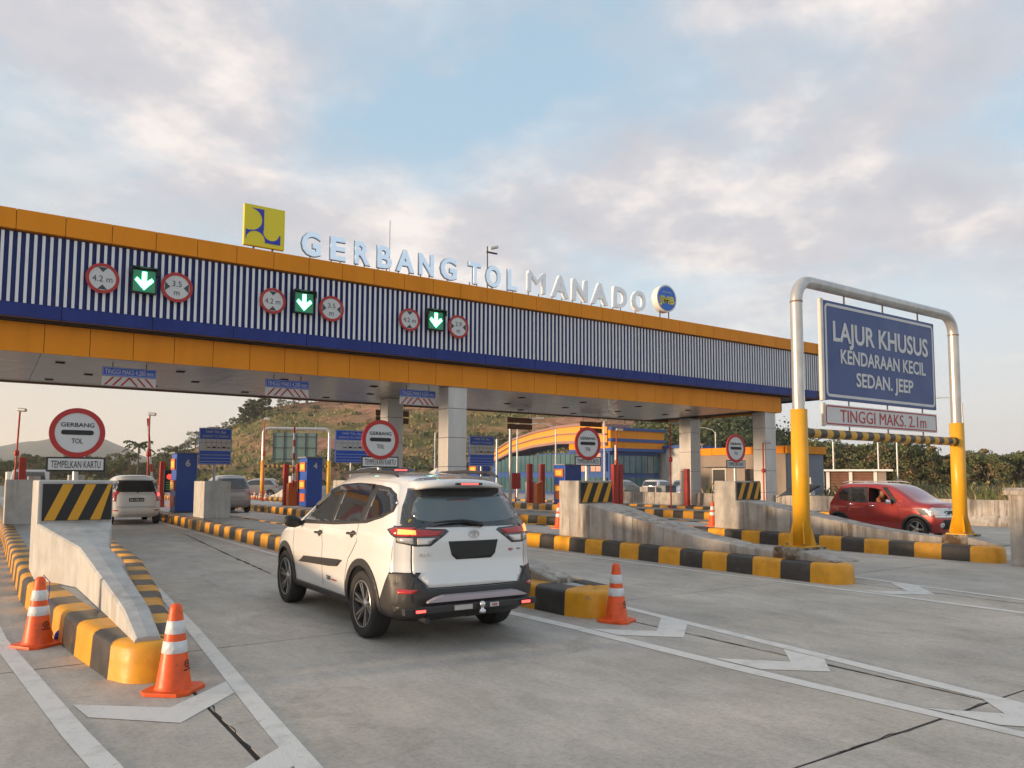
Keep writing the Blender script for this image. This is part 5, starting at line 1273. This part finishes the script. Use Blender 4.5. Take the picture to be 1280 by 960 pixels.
# black SUV ahead of the white car
S = mpv(.88, H_=1.92); S['patches'] = [
    ('side_window', 'side', [(2.0, 1.15), (1.5, 1.60), (-.2, 1.62), (-.40, 1.45), (-.35, 1.18)], M_glass, .003, True),
    ('rear_window', 'rear', [(-.58, 1.76), (.58, 1.76), (.68, 1.36), (.64, 1.24), (-.64, 1.24), (-.68, 1.36)], M_glassr, .004, False),
    ('tail_lamp', 'rear', [(-.79, 1.20), (-.66, 1.18), (-.68, .95), (-.80, .96)], M_lampr, .006, True)]
c4, bv4 = build_car(S, 'black SUV seen just over the roof of the white car', (9.15, 19.0, 0), R(-2), M_cark)
b = MB(); b.box(-.16, -.48, 1.84, .16, -.40, 1.875, M_stop); b.obj('high_brake_lamp', c4)

# red hatchback coming the other way
SR = dict(rear=[(.2, -.40), (.5, -.47), (.75, -.46), (1.0, -.42), (1.3, -.22), (1.5, -.08), (1.6, -.0)], front=[(.2, 3.10), (.5, 3.20), (.75, 3.18), (.95, 3.05), (1.6, 2.8)],
    top=[(-.5, 1.45), (-.1, 1.54), (.4, 1.565), (1.2, 1.565), (1.60, 1.53), (1.80, 1.45), (2.40, 1.10), (2.6, 1.06), (3.0, 1.01), (3.14, .96), (3.2, .88)],
    half=[(.2, .76), (.45, .80), (.75, .81), (.95, .80), (1.05, .77), (1.3, .735), (1.5, .69), (1.58, .65)], zb=.22, wr=.32, wb=2.435, tw=.70, ww=.18, p=18, style=1, sgn=-1, res=(12, 60, 22), bow=.05)
# this car's right side faces the camera: it is turned round, so that side is its own +X
SR['sgn'] = 1
SR['holes'] = [([(1.68, 1.04), (1.62, 1.18), (1.32, 1.42), (.98, 1.46), (1.0, 1.04)], .3, 1.2)]
SR['patches'] = [
    ('window_trim', 'side', [(1.86, 1.02), (1.88, 1.10), (1.56, 1.475), (1.40, 1.47), (1.66, 1.20), (1.70, 1.03), (.98, 1.02), (.95, 1.475), (.42, 1.47), (.10, 1.40), (-.02, 1.26), (.04, 1.10), (.5, 1.015)], M_black, .003, True),
    ('side_window', 'side', [(.90, 1.045), (.86, 1.44), (.42, 1.435), (.40, 1.05)], M_glass, .005, True),
    ('quarter_window', 'side', [(.36, 1.06), (.36, 1.425), (.19, 1.36), (.07, 1.24), (.12, 1.12)], M_glass, .005, True),
    ('windscreen', 'top', [(-.745, 2.38), (.745, 2.38), (.69, 1.66), (-.69, 1.66)], M_glass, .006, False),
    ('arch_cladding', 'side', archpoly(0, .365, .32, .06, .28), M_clad, .010, True), ('arch_cladding', 'side', archpoly(2.435, .365, .32, .06, .28), M_clad, .010, True),
    ('headlamp', 'front', [(.80, .90), (.46, .86), (.46, .70), (.60, .66), (.82, .72)], M_lampc, .006, True), ('headlamp', 'side', [(3.2, .90), (2.86, .93), (2.80, .86), (2.98, .72), (3.2, .70)], M_lampc, .006, True),
    ('grille', 'front', [(-.45, .84), (.45, .84), (.45, .72), (-.45, .72)], M_black, .005, False), ('grille_bar', 'front', [(-.78, .70), (.78, .70), (.72, .65), (-.72, .65)], M_chrome, .008, False),
    ('lower_grille', 'front', [(-.55, .60), (.55, .60), (.5, .34), (-.5, .34)], M_black, .006, False), ('plate', 'front', [(-.22, .60), (.22, .60), (.22, .48), (-.22, .48)], M_dgrey, .010, False),
    ('fog_lamp', 'front', [(.56+.07*math.cos(i*math.pi/5), .45+.07*math.sin(i*math.pi/5)) for i in range(10)], M_chrome, .009, True),
    seam([(.98, 1.02), (.98, .80), (.94, .36)]), seam([(1.93, 1.0), (1.95, .70), (1.88, .40)]), seam([(.35, 1.03), (.30, .80), (.42, .52), (.46, .36)]),
    ('c_pillar_slots', 'side', strip([(-.02, 1.16), (-.10, 1.02)], .05), M_dgrey, .003, True)]
c5, bv5 = build_car(SR, 'red compact crossover driving towards the viewer behind the right gantry leg', (21.6, 13.35, 0), R(180), M_carr)
for s in (1, -1):
    b = MB(); b.tube([(s*.56, .05, 1.60), (s*.57, .2, 1.635), (s*.57, 1.3, 1.64), (s*.57, 1.5, 1.61)], .016, M_steel, 6); b.obj('roof_rail', c5)
    b = MB(); b.lathe([(0, -.09), (.055, -.08), (.085, -.02), (.08, .06), (0, .09)], M_chrome, 12, axis='x'); me = b.mesh('mirror')
    for v in me.vertices: v.co = Vector((s*(.90+v.co.x), 1.70+v.co.y, 1.06+v.co.z*.85))
    link('mirror', me, c5)
    for y, z in ((1.12, .93), (.42, .96)):
        b = MB(); h = bv5.ray_cast(Vector((s*3, y, z)), Vector((-s, 0, 0)))[0]; b.tube([(h.x, y+.09, z), (h.x+s*.03, y+.07, z), (h.x+s*.03, y-.05, z), (h.x, y-.07, z)], .016, M_chrome, 8); b.obj('door_handle', c5)
b = MB(); b.box(-.1, .9, .9, .25, 1.2, 1.38, M_dgrey); b.obj('seat', c5)
text('DB 1249 MK', .06, 0, 0, 0, M_signw, c5, w=.36).location = (0, 3.22, .54); c5.children[-1].rotation_euler = (0, 0, R(180))

def person(name, label, verts, edges, radii, loc, rz, cloth, skin_idx, parent=None, hair=None):
    me = bpy.data.meshes.new(name); me.from_pydata([Vector(v) for v in verts], edges, []); o = link(name, me); o.location = loc; o.rotation_euler = (0, 0, rz)
    m = o.modifiers.new('s', 'SKIN'); lay = me.skin_vertices[0].data
    for i, r_2 in enumerate(radii): lay[i].radius = (r_2, r_2) if isinstance(r_2, (int, float)) else r_2
    lay[0].use_root = True
    o.modifiers.new('u', 'SUBSURF').levels = 2; o.modifiers['u'].render_levels = 2
    dg = bpy.context.evaluated_depsgraph_get(); nm = bpy.data.meshes.new_from_object(o.evaluated_get(dg)); o.modifiers.clear(); o.data = nm
    nm.materials.clear(); nm.materials.append(cloth); nm.materials.append(M_skin)
    sk = [Vector(verts[i]) for i in range(len(verts))]
    for p in nm.polygons:
        c = p.center; k = min(range(len(sk)), key=lambda i: (sk[i]-c).length); p.material_index = 1 if k in skin_idx else 0; p.use_smooth = True
    tag(o, label, 'person'); return o
V_ = [(0, 0, .02), (0, .03, .25), (0, .02, .48), (0, .03, .56), (0, .05, .66), (0, .06, .76), (-.19, .02, .46), (-.24, .20, .30), (-.12, .42, .36), (.19, .02, .46), (.30, .16, .28), (.30, .40, .34), (-.09, .50, .38), (.28, .48, .37), (.30, .49, .345), (.25, .5, .355)]
E_ = [(0, 1), (1, 2), (2, 3), (3, 4), (4, 5), (2, 6), (6, 7), (7, 8), (8, 12), (2, 9), (9, 10), (10, 11), (11, 13), (11, 14), (11, 15)]
Rr = [.15, (.16, .12), (.16, .11), .055, (.085, .10), .08, .065, .05, .04, .065, .05, .038, .03, .014, .012, .012]
pr = person('person', 'driver in an orange shirt seen through the open window of the red car', V_, E_, Rr, (21.6-.38, 13.35-1.10, .63), R(180), M_shirt, {3, 4, 5, 8, 11, 12, 13, 14, 15})
b = MB(); b.lathe([(0, .82), (.07, .815), (.098, .76), (.10, .70), (.085, .67)], M_hair, 14, c=(0, .03, .02)); b.obj('hair', pr)

c5.scale = (.98, .93, .975)
# far parked vehicles
SP = mpv(.84, H_=1.55); SP['parked'] = True; SP['res'] = (6, 24, 10); SP['patches'] = [('side_window', 'side', [(2.1, 1.0), (1.5, 1.40), (.0, 1.42), (-.3, 1.05)], M_glass, .004, True), ('rear_window', 'rear', [(-.6, 1.42), (.6, 1.42), (.66, 1.05), (-.66, 1.05)], M_glass, .004, False), ('tail_lamp', 'rear', [(-.84, 1.0), (-.64, 1.0), (-.64, .80), (-.84, .80)], M_lampr, .006, True), ('windscreen', 'top', [(-.62, 2.5), (.62, 2.5), (.55, 1.75), (-.55, 1.75)], M_glass, .004, False)]
build_car(SP, 'small silver blue car parked in front of the arched building', (43.6, 48.2, 0), R(-70), M_cars)
build_car(SP, 'white car parked right of the silver one by the building', (46.2, 46.6, 0), R(-75), M_carw2)
build_car(SP, 'blue car parked rightmost in front of the building', (48.0, 44.9, 0), R(-75), M_carb)
build_car(SP, 'small pale car on the far road beyond the orange cones', (19.6, 64.0, 0), R(70), M_cars)
# small white lorry cab far left
t = thing('small_lorry', 'white lorry cab far behind the leftmost concrete block', 'lorry', (1.9, 46.0, 0))
b = MB(); b.prism([(-.85, .5), (.85, .5), (.85, 1.3), (.72, 2.0), (-.72, 2.0), (-.85, 1.3)], 'y', 0, 1.6, M_carw2); b.obj('cab', t, bevel=.06)
b = MB(); b.prism([(-.70, 1.32), (.70, 1.32), (.62, 1.88), (-.62, 1.88)], 'y', -.02, .0, M_glass); b.obj('windscreen', t)
b = MB(); b.box(-.95, 1.7, .6, .95, 5, 1.9, M_white); b.obj('cargo_bed', t, bevel=.02)
for y in (.7, 4):
    for s in (-1, 1): b = MB(); b.lathe([(0, -.12), (.38, -.12), (.38, .12), (0, .12)], M_tyre, 18, axis='x', c=(s*.75, y, .38)); b.obj('wheel', t)

# ------------------------------------------------------------------ terrain and vegetation
def px_az(px): return R(34.4)+math.atan((px-640)/960)
def ridge(tabl):
    az = [px_az(p) for p, _ in tabl]; e = [(600-y)/960*math.cos(a-R(34.4)) for (p, y), a in zip(tabl, az)]
    return lambda a: float(np.interp(a, az, e))
def leaf_mesh(name, pts, sizes, mats, mi, flat=.0, seed=1, aspect=1.0):
    """many small leaf-sized quads at random tilt"""
    rs = np.random.RandomState(seed); n = len(pts)
    a = rs.normal(size=(n, 3)); a[:, 2] *= (1-flat); a /= np.linalg.norm(a, axis=1)[:, None]
    c = rs.normal(size=(n, 3)); c -= a*(a*c).sum(1)[:, None]; c /= np.linalg.norm(c, axis=1)[:, None]
    a *= sizes[:, None]; c *= sizes[:, None]*aspect
    v = np.stack([pts-a-c*.5, pts-c+a*.3, pts+a+c*.4, pts+c-a*.4], 1).reshape(-1, 3)
    me = bpy.data.meshes.new(name); me.vertices.add(4*n); me.vertices.foreach_set('co', v.ravel()); me.loops.add(4*n); me.loops.foreach_set('vertex_index', np.arange(4*n)); me.polygons.add(n)
    me.polygons.foreach_set('loop_start', np.arange(n)*4); me.polygons.foreach_set('loop_total', np.full(n, 4))
    for m in mats: me.materials.append(m)
    me.polygons.foreach_set('material_index', mi); me.update(calc_edges=True); me.validate(); return me
M_lf = [mat('leaf_dark', (.052, .074, .026), .7), mat('leaf_mid', (.095, .115, .038), .7), mat('leaf_light', (.17, .165, .06), .7), mat('leaf_dry', (.26, .17, .08), .8)]
M_bark = mat('bark', (.10, .08, .06), .9)
M_reed = [mat('grass_green', (.10, .13, .035), .85), mat('grass_dry', (.26, .21, .10), .9), mat('reed_plume', (.36, .30, .20), .9)]
def tree_variant(seed, h, rad, kind='broad', warm=0.):
    rs = np.random.RandomState(seed); b = MB()
    if kind == 'palm':
        b.tube([(0, 0, 0), (.15, 0, h*.5), (.1, 0, h*.86)], .12, M_bark, 7, radii=[.17, .12, .10]); tr = b.mesh('trunk'); P = []; S_ = []
        for i in range(13):
            a = i*2.4; el = rs.uniform(-.1, .7)
            for k in range(26):
                t_ = k/26*rad; z = h*.87+t_*math.sin(el)-t_*t_*.28/rad*1.6; P.append((.1+t_*math.cos(a)+rs.normal()*.05, t_*math.sin(a)+rs.normal()*.05, z-abs(rs.normal())*.12)); S_.append(.17)
        P = np.array(P); return tr, leaf_mesh('crown', P, np.array(S_), M_lf, rs.choice(2, len(P)), seed=seed)
    nl = 5; tips = []
    b.tube([(0, 0, 0), (rs.normal()*.08*h/6, rs.normal()*.08, h*.28), (rs.normal()*.15, rs.normal()*.15, h*.55)], .1, M_bark, 7, radii=[.028*h, .020*h, .012*h])
    for i in range(nl):
        a = i*2*math.pi/nl+rs.uniform(-.4, .4); z0 = h*rs.uniform(.25, .5); rr = rad*rs.uniform(.5, .85); z1 = h*rs.uniform(.55, .85)
        b.tube([(0, 0, z0), (rr*.5*math.cos(a), rr*.5*math.sin(a), (z0+z1)/2), (rr*math.cos(a), rr*math.sin(a), z1)], .05, M_bark, 5, radii=[.013*h, .008*h, .004*h]); tips.append((rr*math.cos(a), rr*math.sin(a), z1))
    tr = b.mesh('trunk')
    nc = 34 if kind == 'broad' else 60; P = []; S_ = []; MI = []
    for c in range(nc):
        if c < nl: cc = np.array(tips[c])
        else:
            d = rs.normal(size=3); d /= np.linalg.norm(d); q = rs.uniform(.35, 1)**.6
            if kind == 'bamboo': cc = np.array([d[0]*rad*q, d[1]*rad*q, h*rs.uniform(.25, 1.0)])
            else: cc = np.array([d[0]*rad*q, d[1]*rad*q, h*.60+d[2]*h*.36*q])
        cr = rad*rs.uniform(.16, .34); m_ = rs.randint(60, 110)
        g_ = rs.normal(size=(m_, 3)); g_ /= np.linalg.norm(g_, axis=1)[:, None]; g_ *= (rs.uniform(.3, 1, m_)**.4*cr)[:, None]; g_[:, 2] *= .62
        P.append(cc+g_); S_.append(rs.uniform(.07, .14, m_)*h/6); base = rs.choice(4, p=[.38-.1*warm, .36, .2, .06+.1*warm]); mm = np.where(rs.rand(m_) < .7, base, rs.randint(0, 3, m_)); MI.append(mm)
    P = np.concatenate(P); P[:, 2] = np.maximum(P[:, 2], .1)
    return tr, leaf_mesh('crown', P, np.concatenate(S_), M_lf, np.concatenate(MI), seed=seed, aspect=.8)
def make_tree(var, loc, s, rz, label, group, name='broadleaf_tree'):
    t = thing(name, label, 'tree', loc, rz, group); t.scale = (s, s, s*rnd.uniform(.9, 1.1)); link('trunk', var[0], t); link('crown', var[1], t); return t
V6 = [tree_variant(11+i, 6, 2.6, warm=(i == 2)) for i in range(4)]; VP = tree_variant(31, 7, 2.4, 'palm'); VB = tree_variant(41, 8, 2.2, 'bamboo')

def terrain(name, a0, a1, r0, rr, r1, efun, matl, terr=0., seed=0, na=120, nr=60, rough=1.0):
    H_ = {}
    vs = []; az = np.linspace(a0, a1, na)
    def height(a, r):
        e = efun(a); rg = rr(a); Hm = max(0, 1.65+e*rg)
        if r <= rg:
            t_ = max(0, (r-r0)/(rg-r0)); f = t_**.85*(1-.0*t_)
            if terr: 
                k = 5; ft = t_*k; fr = ft-math.floor(ft); f = (math.floor(ft)+min(1, max(0, (fr-.38)/.62))**.8)/k*terr+f*(1-terr)
        else: f = 1-.55*min(1, (r-rg)/(r1-rg))
        x, y = r*math.sin(a), r*math.cos(a)
        nz_ = noise.fractal(Vector((x*.035+seed, y*.035, 0)), 1, 2, 4)*1.2*rough+noise.noise(Vector((x*.3, y*.3, seed)))*.35*rough
        return (x, y, -.3+(Hm)*f+nz_*min(1, max(0, (r-r0)/12))*min(1, Hm/6)*(1-.6*max(0, 1-abs(r-rg)/15)))
    for a in az:
        for j in range(nr): vs.append(height(a, r0+(r1-r0)*j/(nr-1)))
    fs = [(i*nr+j, i*nr+j+1, (i+1)*nr+j+1, (i+1)*nr+j) for i in range(na-1) for j in range(nr-1)]
    b = MB(); b.add(vs, fs, matl, True); o = struct(b.obj(name)); return o, height
def hill_mat():
    m = bpy.data.materials.new('hill_soil_and_grass'); m.use_nodes = True; t = m.node_tree; lk = t.links.new; bs = t.nodes['Principled BSDF']; bs.inputs['Roughness'].default_value = .95; bs.inputs['Specular IOR Level'].default_value = .1
    g = t.nodes.new('ShaderNodeNewGeometry')
    def nz(sc, st=(1, 1, 1), d=8):
        mm = t.nodes.new('ShaderNodeMapping'); lk(g.outputs['Position'], mm.inputs[0]); mm.inputs['Scale'].default_value = st; x = t.nodes.new('ShaderNodeTexNoise'); x.inputs['Scale'].default_value = sc; x.inputs['Detail'].default_value = d; x.inputs['Roughness'].default_value = .65; lk(mm.outputs[0], x.inputs[0]); return x.outputs[0]
    r1_ = t.nodes.new('ShaderNodeValToRGB'); lk(nz(.035, (1, 1, 2.5)), r1_.inputs[0]); ramp(r1_, [(.38, (.10, .12, .04, 1)), (.46, (.24, .20, .085, 1)), (.52, (.34, .21, .12, 1)), (.60, (.42, .23, .15, 1))])
    r2_ = t.nodes.new('ShaderNodeValToRGB'); lk(nz(.5, (1, 1, 1.6)), r2_.inputs[0]); ramp(r2_, [(.30, (.45, .45, .40, 1)), (.62, (1.1, 1.05, 1, 1))])
    mx = t.nodes.new('ShaderNodeMixRGB'); mx.blend_type = 'MULTIPLY'; mx.inputs[0].default_value = 1; lk(r1_.outputs[0], mx.inputs[1]); lk(r2_.outputs[0], mx.inputs[2]); lk(mx.outputs[0], bs.inputs[0])
    bn = t.nodes.new('ShaderNodeBump'); bn.inputs['Strength'].default_value = .8; bn.inputs['Distance'].default_value = .8; lk(nz(.4), bn.inputs['Height']); lk(bn.outputs[0], bs.inputs['Normal']); return m
M_hill = hill_mat(); M_wood = mat('wooded_ground', (.05, .06, .022), .95, n=.4, ns=.3)
e1 = ridge([(-80, 592), (60, 590), (120, 588), (170, 584), (210, 573), (245, 560), (275, 541), (305, 524), (335, 512), (380, 503), (450, 498), (520, 490), (620, 486), (720, 490), (800, 500), (860, 512)])
hill, h1 = terrain('terraced_hillside', px_az(-80), px_az(860), 98, lambda a: 185-22*max(0, math.sin((a-.2)*2)), 260, e1, M_hill, terr=.65, seed=2, na=200, nr=90)
e2 = ridge([(740, 600), (800, 552), (850, 520), (900, 508), (925, 520), (942, 540), (958, 553), (990, 562), (1030, 575), (1100, 588), (1300, 592)])
wood, h2 = terrain('wooded_hill', px_az(740), px_az(1300), 84, lambda a: 125, 200, e2, M_wood, seed=5, na=90, nr=40)
e3 = ridge([(-400, 575), (-150, 560), (-60, 566), (0, 563), (35, 556), (65, 551), (100, 549), (128, 552), (150, 560), (175, 572), (230, 585), (300, 592), (600, 596), (1100, 592), (1200, 586), (1240, 578), (1260, 577), (1290, 583), (1500, 590)])
mount, h3 = terrain('distant_mountain', px_az(-140), px_az(1420), 900, lambda a: 1500, 1700, e3, mat('mountain_forest', (.055, .075, .045), .95, n=.3, ns=.004), seed=9, na=160, nr=24, rough=3.5)

rs = np.random.RandomState(5)
def blades(name, pts, hgt, wd, mats, mi, seed=0):
    """upright tapering grass blades"""
    r = np.random.RandomState(seed); n = len(pts); a = r.uniform(0, 2*np.pi, n); dx = np.cos(a)*wd; dy = np.sin(a)*wd; lean = r.normal(size=(n, 2))*.22*hgt[:, None]
    p = np.asarray(pts); z = np.zeros(n)
    v = np.stack([p+np.stack([-dx, -dy, z], 1), p+np.stack([dx, dy, z], 1), p+np.stack([dx*.7+lean[:, 0]*.4, dy*.7+lean[:, 1]*.4, hgt*.6], 1), p+np.stack([lean[:, 0], lean[:, 1], hgt], 1)], 1).reshape(-1, 3)
    me = bpy.data.meshes.new(name); me.vertices.add(4*n); me.vertices.foreach_set('co', v.ravel()); me.loops.add(4*n); me.loops.foreach_set('vertex_index', np.arange(4*n)); me.polygons.add(n)
    me.polygons.foreach_set('loop_start', np.arange(n)*4); me.polygons.foreach_set('loop_total', np.full(n, 4))
    for m in mats: me.materials.append(m)
    me.polygons.foreach_set('material_index', mi); me.update(calc_edges=True); me.validate(); o = link(name, me); o['kind'] = 'stuff'; return o
def stuff(name, me): o = link(name, me); o['kind'] = 'stuff'; return o
# shrubs and dry grass over the hillside
P = []; S_ = []; MI = []
while len(P) < 1000:
    px = rs.uniform(-60, 850); a = px_az(px); r = rs.uniform(99, 186)
    dens = noise.noise(Vector((r*math.sin(a)*.045, r*math.cos(a)*.045, 3)))
    if (dens < -.02 or (r > 132 and px > 230)) and rs.rand() < .93: continue
    x, y, z = h1(a, r); k = rs.randint(14, 34); s = rs.uniform(.35, 1.15); g_ = rs.normal(size=(k, 3))*np.array([s, s, s*.42]); g_[:, 2] = np.abs(g_[:, 2])
    P.append(np.array([x, y, z])+g_); S_.append(rs.uniform(.15, .34, k)); MI.append(np.where(rs.rand(k) < .75, rs.choice(4, p=[.22, .36, .28, .14]), rs.randint(0, 4, k)))
stuff('hillside_shrubs', leaf_mesh('hillside_shrubs', np.concatenate(P), np.concatenate(S_), M_lf, np.concatenate(MI), seed=3))
pp = []; 
while len(pp) < 7500:
    a = px_az(rs.uniform(-60, 850)); r = rs.uniform(98, 186)
    if noise.noise(Vector((r*math.sin(a)*.07, r*math.cos(a)*.07, 9))) > rs.uniform(-.25, .2): pp.append(h1(a, r))
pp = np.array(pp); blades('hillside_grass', pp, rs.uniform(.25, .8, len(pp)), rs.uniform(.08, .22, len(pp)), M_reed, rs.choice(3, len(pp), p=[.38, .56, .06]), 2)
# canopy of the wooded hill
P = []; S_ = []; MI = []
for i in range(1250):
    a = px_az(rs.uniform(760, 1010)); r = rs.uniform(88, 132); x, y, z = h2(a, r); k = rs.randint(30, 60); s = rs.uniform(.7, 1.6)
    g_ = rs.normal(size=(k, 3))*np.array([s, s, s*.75]); P.append(np.array([x, y, z+rs.uniform(.3, 2.0)])+g_); S_.append(rs.uniform(.12, .26, k)); MI.append(np.where(rs.rand(k) < .85, rs.choice(3, p=[.74, .22, .04]), rs.randint(0, 2, k)))
stuff('hill_forest', leaf_mesh('hill_forest', np.concatenate(P), np.concatenate(S_), M_lf, np.concatenate(MI), seed=8))

def at_px(px, r, hf=None):
    a = px_az(px)
    return (r*math.sin(a), r*math.cos(a), 0) if hf is None else hf(a, r)
# trees along the skyline of the hillside
for i, px in enumerate([205, 214, 222, 232, 244, 255, 263, 271, 283, 292, 352, 366, 381, 398, 420, 446, 560, 590, 640, 700, 745]):
    x, y, z = h1(px_az(px), 176); s = rs.uniform(.45, .8)
    make_tree(V6[i % 4], (x, y, z-.3), s, rs.uniform(0, 6), 'small dark tree standing on the skyline of the terraced hillside', 'trees on the hill skyline')
for i, px in enumerate((303, 311, 320, 330)):
    x, y, z = h1(px_az(px), 172); make_tree(VB, (x, y, z-.2), rs.uniform(.55, .75), i*1.7, 'tall feathery bamboo clump on the hilltop under the canopy edge', 'bamboo clumps on the hill', 'bamboo_clump')
# left lowland trees
for i in range(46):
    px = -70+i*6.3+rs.uniform(-2, 2); r = rs.uniform(118, 165) if px < 200 else rs.uniform(96, 120); s = rs.uniform(.45, .72)
    x, y, z = at_px(px, r); make_tree(V6[i % 4], (x, y, 0 if r < 99 else max(0, h1(px_az(px), r)[2]-.2)), s, rs.uniform(0, 6), 'leafy tree in the low belt of trees beyond the far left of the plaza', 'trees in the left tree belt')
x, y, z = at_px(173, 112, h1); make_tree(VP, (x, y, z), .85, 1.0, 'lone palm tree rising left of the hillside', 'palm trees', 'palm_tree')
x, y, z = at_px(163, 118, h1); make_tree(VP, (x, y, z), .6, 2.0, 'smaller palm tree just left of the lone tall palm', 'palm trees', 'palm_tree')
# trees right of the wooded hill and behind the shed
k = 0
for px in np.arange(955, 1300, 8.5):
    for row, (ra, rb) in enumerate(((84, 90), (100, 112))):
        p_ = px+rs.uniform(-4, 4); r = rs.uniform(ra, rb); top = np.interp(p_, [955, 1000, 1050, 1100, 1150, 1180, 1200, 1240, 1300], [552, 556, 551, 548, 556, 566, 558, 562, 556])+rs.uniform(-7, 9)
        hgt = (600-top)/960*math.cos(px_az(p_)-R(34.4))*r+1.65; x, y, z = at_px(p_, r)
        warm = 2 if (p_ > 1180 and row == 0) or rs.rand() < .3 else k % 4
        make_tree(V6[warm], (x, y, -.05), hgt/6.1, rs.uniform(0, 6), 'bushy tree in the dense green tree line behind the shed and wall', 'trees in the right tree line'); k += 1
# undergrowth and reeds beyond the right barrier wall
b = MB(); b.box(30.6, -60, -.03, 140, 29, .012, mat('verge_soil', (.15, .13, .06), .95, n=.4, ns=1.2)); struct(b.obj('grass_verge'))
pp = []; hh = []
for i in range(30000):
    x, y = rs.uniform(31, 66), rs.uniform(-4, 30); d = noise.noise(Vector((x*.25, y*.25, 1)))
    if d < -.15: continue
    pp.append((x, y, .0)); hh.append(rs.uniform(.3, 1.0)+max(0, d)*1.3)
blades('reed_grass', np.array(pp), np.array(hh), rs.uniform(.02, .06, len(pp)), M_reed, rs.choice(3, len(pp), p=[.42, .42, .16]), 4)
P = []; S_ = []; MI = []
for i in range(700):
    px = rs.uniform(945, 1300); r = rs.uniform(70, 84); x, y, z = at_px(px, r); k = rs.randint(20, 40); s = rs.uniform(.4, .9); g_ = rs.normal(size=(k, 3))*np.array([s, s, s*.6]); g_[:, 2] = np.abs(g_[:, 2])
    P.append(np.array([x, y, .1])+g_); S_.append(rs.uniform(.08, .2, k)); MI.append(np.where(rs.rand(k) < .7, rs.choice(4, p=[.3, .35, .25, .1]), rs.randint(0, 4, k)))
stuff('undergrowth', leaf_mesh('undergrowth', np.concatenate(P), np.concatenate(S_), M_lf, np.concatenate(MI), seed=12))

# ------------------------------------------------------------------ air
b = MB(); b.box(-240, -50, -1.3, 1760, 1760, 120, M_gap); hz_o = b.obj('haze'); hz_o['kind'] = 'stuff'
hm_ = bpy.data.materials.new('haze'); hm_.use_nodes = True; hn = hm_.node_tree; hn.nodes.clear()
ho = hn.nodes.new('ShaderNodeOutputMaterial'); pv_ = hn.nodes.new('ShaderNodeVolumePrincipled'); hn.links.new(pv_.outputs[0], ho.inputs['Volume'])
pv_.inputs['Color'].default_value = (.97, .96, .97, 1); pv_.inputs['Density'].default_value = .00032; pv_.inputs['Anisotropy'].default_value = .2
hz_o.data.materials.clear(); hz_o.data.materials.append(hm_)
